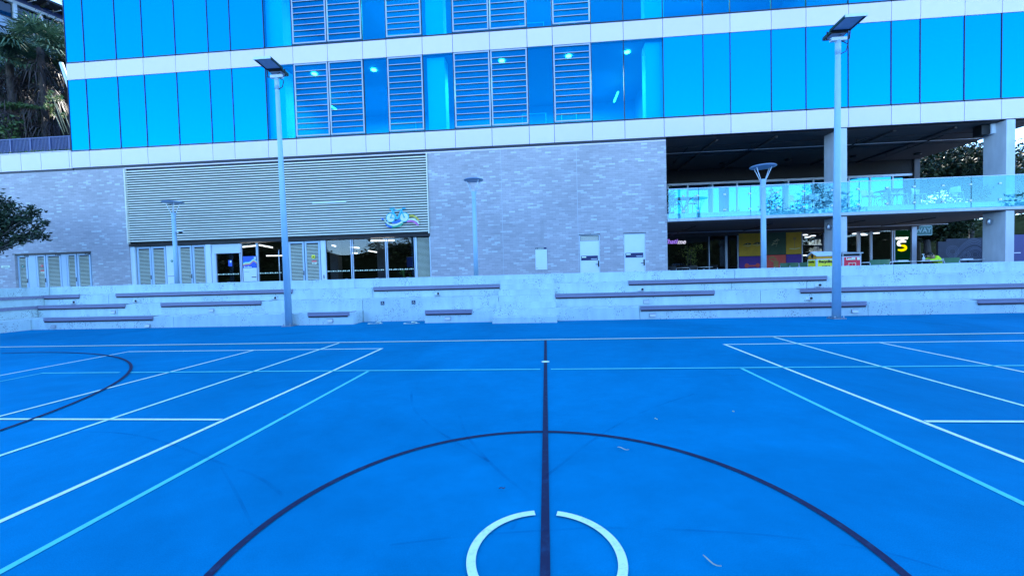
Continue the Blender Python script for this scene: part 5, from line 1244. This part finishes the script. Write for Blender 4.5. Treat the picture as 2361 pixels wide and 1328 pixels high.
rib([(520, 760), (620, 720), (700, 690), (740, 680)], [(540, 790), (640, 790), (740, 760), (790, 720)], 'rib_b', -.022)
rib([(340, 780), (420, 840), (520, 860)], [(350, 820), (430, 890), (540, 910)], 'rib_b', -.04)
rib([(1000, 560), (1080, 545), (1170, 570), (1230, 620), (1290, 690)], [(1000, 610), (1080, 600), (1150, 620), (1210, 670), (1250, 720)], 'rib_y', 0)
rib([(980, 660), (1080, 650), (1170, 670), (1240, 720), (1300, 790)], [(980, 700), (1080, 690), (1160, 710), (1220, 750), (1270, 810)], 'line_w', -.02)
rib([(950, 720), (1060, 690), (1150, 715), (1220, 760), (1290, 850)], [(950, 770), (1060, 750), (1140, 770), (1190, 810), (1240, 850)], 'rib_m', -.04)
rib([(230, 635), (260, 650), (300, 650)], [(240, 660), (260, 700), (310, 690)], 'rib_b', -.05)

# ------------------------------------------------------------------ balcony furniture behind the glass
FZ = 4.1
def stool_proto():
    t = thing('bar_stool', 'x', 'stool', (0, 0, 0), 'pale bar stools on the balcony')
    MB().box(-.20, .20, -.19, .19, .74, .775).build('seat', M['white_tab'], t, bevel=.012)
    b = MB(); b.hexa([(-.20, .17, .80), (.20, .17, .80), (.20, .195, .80), (-.20, .195, .80), (-.19, .24, 1.10), (.19, .24, 1.10), (.19, .265, 1.10), (-.19, .265, 1.10)]); b.build('backrest', M['white_tab'], t, bevel=.008)
    for sx_ in (-1, 1):
        for sy_ in (-1, 1): MB().tube([(sx_*.17, sy_*.16, .74), (sx_*.25, sy_*.24, 0)], .016, 6).build('leg', M['alumw'], t)
        
    r_ = MB(); r_.tube([(-.22, -.21, .26), (.22, -.21, .26), (.22, .21, .26), (-.22, .21, .26), (-.22, -.21, .26)], .012, 5); r_.build('footrest', M['alumw'], t)
    return t
s0 = stool_proto(); first = True
SL = [(1556, 21.4, 20, 'pale bar stool nearest the brick corner on the balcony'), (1597, 21.3, -150, 'pale bar stool right of the first balcony table by the brick corner'), (1835, 21.8, 30, 'pale bar stool left of the first concrete column on the balcony'), (1879, 21.6, -20, 'pale bar stool touching the left side of the first concrete column'),
      (2003, 21.2, 10, 'first pale bar stool right of the first concrete column'), (2024, 21.4, 40, 'second pale bar stool right of the first concrete column'), (2076, 21.1, -15, 'pale bar stool between the two dark topped balcony tables'), (2121, 21.3, 25, 'pale bar stool left of the dark table with V legs'), (2205, 21.2, -30, 'pale bar stool right of the dark table with V legs'), (1857, 22.4, 160, 'pale bar stool behind the two by the first column, left side'), (2040, 22.3, 170, 'pale bar stool on the far side of the dark table right of the first column'), (2062, 21.0, 75, 'pale bar stool at the right end of the first table right of the column'), (2100, 22.2, 190, 'pale bar stool standing back between the two right-hand tables'), (2190, 22.3, 200, 'pale bar stool behind the dark table with V legs')]
for px, Y, rz, lab in SL:
    loc = (atX(px, Y, 460), Y, FZ)
    if first: s0.location = loc; s0.rotation_euler = (0, 0, R(rz)); s0['label'] = lab; first = False
    else: dup(s0, loc, R(rz), lab)
def high_table():
    t = thing('high_table', 'x', 'table', (0, 0, 0), 'dark high tables on the balcony')
    MB().box(-.42, .42, -.42, .42, 1.02, 1.05).build('table_top', M['black'], t, bevel=.006)
    m = MB()
    for a in (45, 135, 225, 315): m.tube([(.36*math.cos(R(a)), .36*math.sin(R(a)), 1.02), (.05*math.cos(R(a)), .05*math.sin(R(a)), .55)], .022, 6)
    m.build('v_support', M['black'], t)
    MB().lathe([(.22, 0), (.21, .02), (.10, .06), (.10, .5), (.07, .56)], (0, 0, 0), 14).build('pedestal', M['black'], t); return t
h0 = high_table(); first = True
for px, Y, lab in ((1576, 21.5, 'dark high table on the balcony next to the brick corner'), (2050, 21.5, 'dark high table in the row of stools right of the first column'), (2166, 21.4, 'dark high table with V legs standing alone, left of the balcony plants')):
    loc = (atX(px, Y, 460), Y, FZ)
    if first: h0.location = loc; h0['label'] = lab; first = False
    else: dup(h0, loc, 0, lab)
for px, Y, hgt, r_, lab in ((1545, 20.9, 1.45, .35, 'leafy potted plant on the balcony against the brick corner'), (2262, 20.75, .75, .5, 'low leafy planter plant on the balcony left of the second column'), (2305, 20.6, 1.0, .45, 'taller leafy planter plant on the balcony in front of the second column'), (2350, 20.8, .9, .45, 'leafy planter plant on the balcony at the right edge of the picture')):
    x = atX(px, Y, 460); t = thing('balcony_plant', lab, 'plant', (x, Y, FZ), 'plants on the balcony')
    MB().lathe([(.16, 0), (.2, .3), (.18, .31)], (x, Y, FZ), 14).build('pot', M['fence'], t)
    leaves('foliage', M['leaf3'], blob_pts([(x, Y, FZ+.3+hgt*.42, r_, .22, hgt*.45)], 2400, .15), .11, t, aspect=.5)
    m = MB()
    for k in range(4): m.tube([(x, Y, FZ+.3), (x+.12*(k-1.5), Y, FZ+.3+hgt*.8)], .01, 5)
    m.build('stems', M['bark'], t)
# potted ficus before the café glass
x = atX(1594, 25.6); t = thing('potted_tree', 'slim potted tree, its leaves coloured as if sunlit, before the dark café window', 'tree', (x, 25.6, TZ0))
MB().lathe([(.2, 0), (.26, .45), (.24, .46)], (x, 25.6, TZ0), 16).build('pot', M['fence'], t)
MB().tube([(x, 25.6, TZ0+.4), (x-.05, 25.6, TZ0+1.2), (x+.05, 25.6, TZ0+1.9)], .03, 6).build('trunk', M['bark'], t)
leaves('crown', M['leafy'], blob_pts([(x+.05, 25.6, TZ0+1.2, .42, .3, .5), (x-.1, 25.6, TZ0+1.75, .55, .35, .3), (x+.3, 25.6, TZ0+1.95, .6, .3, .22)], 900, .15), .10, t, aspect=.4)

# ------------------------------------------------------------------ trees and hillside
def tree(lab, base, trunk, blobs, m, dens, size, group=None, r0=.2, name='broadleaf_tree', aspect=.45, shell=.45):
    t = thing(name, lab, 'tree', base, group)
    tr = MB(); tr.tube([base]+trunk, [r0]+[r0*.6*(1-.4*i/len(trunk)) for i in range(len(trunk))], 10)
    for b in blobs:
        p = Vector(trunk[-1]); q = Vector(b[:3]); mid = p.lerp(q, .5)+Vector((0, 0, -.15))
        tr.tube([tuple(p), tuple(mid), tuple(q)], [r0*.4, r0*.25, r0*.08], 6)
    tr.build('trunk', M['bark'], t)
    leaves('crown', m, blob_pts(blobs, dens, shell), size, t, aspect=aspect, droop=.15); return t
def ap(px, py, Y): return tuple(at(px, py, Y))
Yt = 16.9
bl = []
for px, py, r_ in ((-60, 500, 1.1), (-10, 500, .85), (15, 480, .7), (-20, 545, .8), (20, 525, .75), (40, 508, .55), (62, 500, .45), (78, 490, .4), (100, 513, .32), (76, 540, .42), (96, 545, .36), (45, 552, .45), (5, 565, .4), (-15, 575, .5), (-40, 460, .9), (70, 478, .2), (88, 525, .3)):
    p = ap(px, py, Yt+rnd.uniform(-.4, .4)); bl.append((p[0], p[1], p[2], r_, r_*.8, r_*.62))
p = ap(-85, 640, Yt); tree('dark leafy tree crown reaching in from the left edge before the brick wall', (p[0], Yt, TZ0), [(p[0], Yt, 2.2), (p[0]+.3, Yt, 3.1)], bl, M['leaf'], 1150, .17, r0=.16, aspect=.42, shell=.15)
# trees seen through the open corner
TR = [((24.8, 33, .95), 'dark tree beyond the open corner, nearest its back post', (26.0, 33.5, 8.2), 3.0), ((29.2, 35, .95), 'dark spreading tree beyond the open corner, right of the back post', (29.5, 35, 9.2), 3.4), ((31.5, 31, .95), 'dark tree beyond the second column at the right edge', (32.2, 31, 7.2), 3.2),
      ((36, 38, .95), 'tall dark tree farthest beyond the right corner', (36, 38, 9), 4.0), ((26.5, 31, .95), 'low dark tree behind the carved panel', (27.5, 32, 4.4), 2.6)]
for base, lab, c_, r_ in TR:
    bl = [(c_[0]+rnd.uniform(-.6, .6)*r_, c_[1]+rnd.uniform(-.5, .5)*r_, c_[2]+rnd.uniform(-.6, .5)*r_*.8, r_*rnd.uniform(.4, .6), r_*.5, r_*rnd.uniform(.32, .45)) for _ in range(11)]
    tree(lab, base, [(base[0], base[1], base[2]+2.2), (c_[0]-.2, c_[1], c_[2]-r_*.5)], bl, M['leaf3'], 760, .22, 'trees beyond the open corner', r0=.28, shell=.2)
def bank(name, P, m):
    """added dark bank: list of (x, y, height) crest points, sloping down toward the scene"""
    mb = MB(); vs = []
    for x, y, h, dx, dy in P: vs += [(x-dx, y-dy, -.015), (x-dx*.35, y-dy*.35, h*.8), (x, y, h), (x+dx, y+dy, h)]
    mb.add(vs, [(4*i+k, 4*i+k+1, 4*i+k+5, 4*i+k+4) for i in range(len(P)-1) for k in range(3)]); return struct(mb.build(name, m))
earth = pm('dark_added_bank', (0.008, 0.014, 0.008), rough=1.0, var=.5, scale=1.5, spec=0.0)
PZ0 = G0-.25
bank('added_bank', [(x, 54+2*math.sin(x*.2), 6.2+1.2*math.sin(x*.35), 0, 26.4) for x in np.arange(22.6, 110, 4)], earth)  # bank added to keep the background of the open corner dark
hs = MB(); prof = ((28.6, PZ0-.1), (29.6, 15.5), (31, 18.0), (60, 18.4))  # slope added and raised so its crest shades the palms
hs.add([(x, y+.5*math.sin(x*.9), z+.4*math.sin(x*.7)) for x in np.arange(-62, BX0+.9, 1.5) for y, z in prof], [(4*i+k, 4*i+k+1, 4*i+k+5, 4*i+k+4) for i in range(len(np.arange(-62, BX0+.9, 1.5))-1) for k in range(3)])
struct(hs.build('added_bank', earth))
# hillside garden up on the podium, left
PZ = G0-.25
def fan(mb, base, dirv, ln, wdt, n=13, droop=.5):
    """one fan palm leaf: stalk plus radiating tapered leaflets"""
    b = Vector(base); d = Vector(dirv).normalized(); hub = b+d*ln*.55+Vector((0, 0, -droop*.12*ln)); mb.tube([b, b+d*ln*.3+Vector((0, 0, .04)), hub], .016, 4, False)
    side = d.cross(Vector((0, 0, 1)));  side = side.normalized() if side.length > .05 else Vector((1, 0, 0)); nrm = side.cross(d)
    for k in range(n):
        a = R(-105+210*k/(n-1)); v = (d*math.cos(a)+side*math.sin(a)).normalized(); l2 = ln*.52*(1-.25*abs(a)/1.8)*rnd.uniform(.85, 1.1)
        tw = v.cross(nrm).normalized()*wdt; mid = hub+v*l2*.55; tip = hub+v*l2+Vector((0, 0, -droop*l2*rnd.uniform(.3, .8)))
        mb.add([hub, mid+tw, tip, mid-tw], [(0, 1, 2, 3)])
def palm(lab, base, H, nl, ln, skirt):
    t = thing('fan_palm', lab, 'palm', base, 'fan palms on the podium garden'); x, y, z = base
    MB().tube([(x, y, z), (x+.1, y, z+H*.5), (x, y, z+H)], [.26, .2, .18], 10).build('trunk', M['bark'], t)
    c_ = MB()
    for k in range(nl):
        az = rnd.uniform(0, 6.283); el = rnd.uniform(-.35, 1.25); fan(c_, (x, y, z+H), (math.cos(az)*math.cos(el), math.sin(az)*math.cos(el), math.sin(el)), ln*rnd.uniform(.8, 1.15), .045, 15, rnd.uniform(.35, .9))
    c_.build('crown', M['palm'], t)
    s_ = MB()
    for k in range(skirt):
        az = rnd.uniform(0, 6.283); zz = z+H*rnd.uniform(.45, 1.0); fan(s_, (x, y, zz), (math.cos(az)*.75, math.sin(az)*.75, -1.0), ln*rnd.uniform(.7, 1.0), .03, 11, 1.0)
    s_.build('dead_skirt', M['palmdead'], t); return t
for (px, py, Y, ln, nl, sk, lab) in ((92, 112, 24.2, 2.3, 64, 46, 'tallest fan palm with a brown skirt, beside the glass building edge'), (20, 135, 23.6, 2.0, 52, 46, 'fan palm with drooping brown skirt at the left edge of the picture'), (150, 120, 26.5, 2.1, 44, 30, 'fan palm partly hidden by the corner of the glass building'), (-40, 110, 25.0, 2.2, 30, 40, 'fan palm mostly beyond the left edge of the picture')):
    p = at(px, py, Y); palm(lab, (p.x, Y, PZ), p.z-PZ, nl, ln, sk)
# dark shrubs and ferny bushes
for (px, py, Y, rx, rz_, lab, mm) in ((110, 120, 28.0, 2.2, 2.6, 'tall dark shrub filling the gap behind the tallest palm', 'leaf'), (55, 160, 28.0, 2.0, 2.2, 'tall dark shrub between the two front palms', 'leaf'), (20, 250, 25.5, 1.6, 1.5, 'dark bushy shrub on the podium under the left palm', 'leaf'), (75, 245, 26.5, 1.5, 1.7, 'dark bushy shrub on the podium under the tallest palm', 'leaf'), (130, 230, 27.0, 1.5, 2.2, 'dark bushy shrub at the corner of the glass building', 'leaf'), (18, 292, 23.0, .9, .75, 'green rounded shrub behind the podium fence at the left edge', 'leaf2'), (-60, 230, 26, 1.8, 2.0, 'dark bushy shrub reaching out of the left edge on the podium', 'leaf')):
    p = at(px, py, Y); t = thing('shrub', lab, 'shrub', (p.x, Y, PZ), 'shrubs on the podium garden')
    leaves('foliage', M[mm], blob_pts([(p.x, Y, p.z, rx, rx*.7, rz_), (p.x+.3, Y, (p.z+PZ)/2, rx*.9, rx*.6, (p.z-PZ)*.55)], 420, .35), .22, t)
    MB().tube([(p.x, Y, PZ), (p.x, Y, p.z)], .06, 6).build('stem', M['bark'], t)
p = at(60, 248, 23.2); t = thing('fern', 'bright green ferny branch hanging level under the palms', 'plant', (p.x, 23.2, PZ))
pts = []
for k in range(900): 
    u = rnd.random(); pts.append((at(0, 243, 23.2).x+u*2.6, 23.2+rnd.uniform(-.3, .3), at(0, 241, 23.2).z-u*.32+rnd.gauss(0, .05)-(.15*rnd.random() if u < .35 else 0)))
leaves('fronds', M['leaf2'], pts, .13, t); MB().tube([(p.x, 23.2, PZ), (p.x-.2, 23.2, at(60, 252, 23.2).z)], .03, 6).build('stem', M['bark'], t)
p = at(128, 225, 22.4); t = thing('bamboo', 'pale green bamboo stems leaning before the palms', 'plant', (p.x, 22.4, PZ)); m = MB()
for a, b in (((150, 305), (118, 215)), ((158, 310), (130, 240)), ((148, 312), (125, 260)), ((165, 305), (148, 262))): m.tube([ap(*a, 22.4), ap(*b, 22.4)], .022, 5)
m.build('stems', pm('bamboo_stem', (.22, .24, .14)), t)
pts = []
for px, py in ((118, 215), (112, 228), (128, 228), (138, 228), (108, 245), (120, 248), (122, 262), (148, 265)):
    for k in range(26): q = at(px+rnd.uniform(-6, 6), py+rnd.uniform(-7, 7), 22.4); pts.append(tuple(q))
leaves('leaves', leafmat('bamboo_leaf', (.10, .16, .04), (.28, .36, .12)), pts, .22, t, aspect=.25)
gc = leaves('planter_groundcover', M['leaf2'], np.c_[nrg.uniform(-40, BX0-.1, 4200), nrg.uniform(20.12, 20.5, 4200), G0+.02+np.abs(nrg.normal(0, .085, 4200))], .10); gc['kind'] = 'stuff'
# fence on the podium
fx0, fx1, fy = -40, BX0+.0, 20.75; zb0, zb1 = G0+.0, at(80, 318, fy).z
t = thing('podium_fence', 'blue-grey vertical-bar fence above the left parapet', 'fence', ((fx0+fx1)/2, fy, zb0-.2))
m = MB(); x = fx0
while x < fx1: m.box(x, x+.032, fy, fy+.03, zb0-.2, zb1-.05); x += .085
m.build('bars', M['fence'], t); MB().box(fx0, fx1, fy-.02, fy+.05, zb1-.048, zb1).build('top_rail', M['fence'], t)
for px in (-40, 26, 72, 117, 162):
    x = atX(px, fy, 335); MB().box(x-.035, x+.035, fy-.045, fy-.002, zb0-.24, zb1-.05).build('post', M['fence'], t)
# slanting braces off the building's left end
for k, (a, b) in enumerate((((133, -30), (150, 62)), ((141, 146), (168, 250)))):
    A, B_ = at(*a, 20.6), at(*b, 20.6); B_.x = max(B_.x, BX0-.3)
    MB().cyl(A, B_, .09, n=10).build('slanted_brace', M['whitep'], bld)
# upper-left building on the hill: wall runs away to the right
O = Vector((-39.9, 27.0, 0)); dv = Vector((.306, .952, 0)).normalized(); nv = Vector((dv.y, -dv.x, 0))
ub = thing('hillside_building', 'pale building with dark windows and an overhanging roof behind the palms', 'building', (O.x, O.y, PZ))
def obx(t0, t1, n0, n1, z0, z1, name, m, parent):
    P = [O+dv*t0+nv*n0, O+dv*t1+nv*n0, O+dv*t1+nv*n1, O+dv*t0+nv*n1]
    return MB().slab([(p.x, p.y) for p in P], z0, z1).build(name, m, parent)
def zat(px, py, t_):
    p = O+dv*t_; d = ray(px, py); return EYE+d.z*p.length/ Vector((d.x, d.y, 0)).length
def tpx(px):
    d = ray(px, 40); d = Vector((d.x, d.y)); n = Vector((-d.y, d.x)); den = n.x*dv.x+n.y*dv.y; return -(n.x*O.x+n.y*O.y)/den
tA, tB, tC = tpx(36), tpx(94.5), tpx(150)
zs = zat(38, 48, tA); zh = zat(36, 8, tA); zm_ = zat(40, 74, tA)
obx(-7, 26, -.3, 0, PZ, zs-.005, 'wall', M['wallw'], ub); obx(-7, 26, .003, .03, zm_-.05, zm_+.05, 'floor_line', M['navy'], ub)
pit = tB-tA
for i in range(-4, 14):
    t0 = tA+i*pit
    wn = obx(t0+.10, t0+pit-.10, -.2, -.17, zs+.08, zh-.08, 'window', M['sglass'], ub)
    obx(t0-.10, t0+.10, -.25, .04, zs, zh, 'mullion', M['whitep'], wn)
obx(-7, 26, -.22, .05, zs+.0, zs+.075, 'sill', M['navy'], ub); obx(-7, 26, -.22, .06, zh-.075, zh+.16, 'head_rail', M['whitep'], ub)
obx(-7, 26, -3, -.6, PZ, zh, 'inner_wall', M['dark'], ub)
obx(-7, 26, -.3, .1, zh+.162, zh+.5, 'eaves_beam', M['fence'], ub)
r_ = MB(); P = [O+dv*-8+nv*-3, O+dv*27+nv*-3, O+dv*27+nv*1.3, O+dv*-8+nv*1.3]; r_.slab([(p.x, p.y) for p in P], zh+.55, zh+.72); r_.build('roof', M['roofm'], ub)
for i in range(-3, 12): obx(tA+i*pit-.06, tA+i*pit+.06, .1, 1.2, zh+.38, zh+.545, 'rafter', M['roofm'], ub)
for i in range(3):
    tt = tA+pit*(i+.45); a = O+dv*tt+nv*.2; b = O+dv*(tt+.15)+nv*1.1; MB().cyl((a.x, a.y, zh+.36), (b.x, b.y, zh+.36), .03, n=6).build('eaves_lamp', M['whitep'], ub)
# unseen bank added behind the camera to darken the glass, leaves for reflected trees
bank('added_bank', [(x, -34+2*math.sin(x*.13), 7.6+1.3*math.sin(x*.21)+.8*math.sin(x*.07), 0, -7) for x in range(-130, 131, 4)], earth)
n_ = 60000; xx_ = nrg.uniform(-105, 105, n_); hh_ = 7.0+2.2*np.sin(xx_*.31)*np.cos(xx_*.11+1)+1.8*np.clip(np.sin(xx_*.83+2), 0, 1)*np.clip(np.sin(xx_*.19), 0, 1)*2
hh_ += 4.5*np.clip((xx_-34)/5, 0, 1)*np.clip((54-xx_)/5, 0, 1)+1.8*np.clip((xx_-14)/6, 0, 1)*np.clip((50-xx_)/6, 0, 1)*np.clip(np.sin(xx_*.9), 0, 1)
q = np.c_[xx_, -32+nrg.uniform(-2.5, 2.5, n_), hh_*nrg.random(n_)**.6+nrg.normal(0, .35, n_)]
tr = leaves('treeline', M['leaf'], q, .55); tr['kind'] = 'stuff'
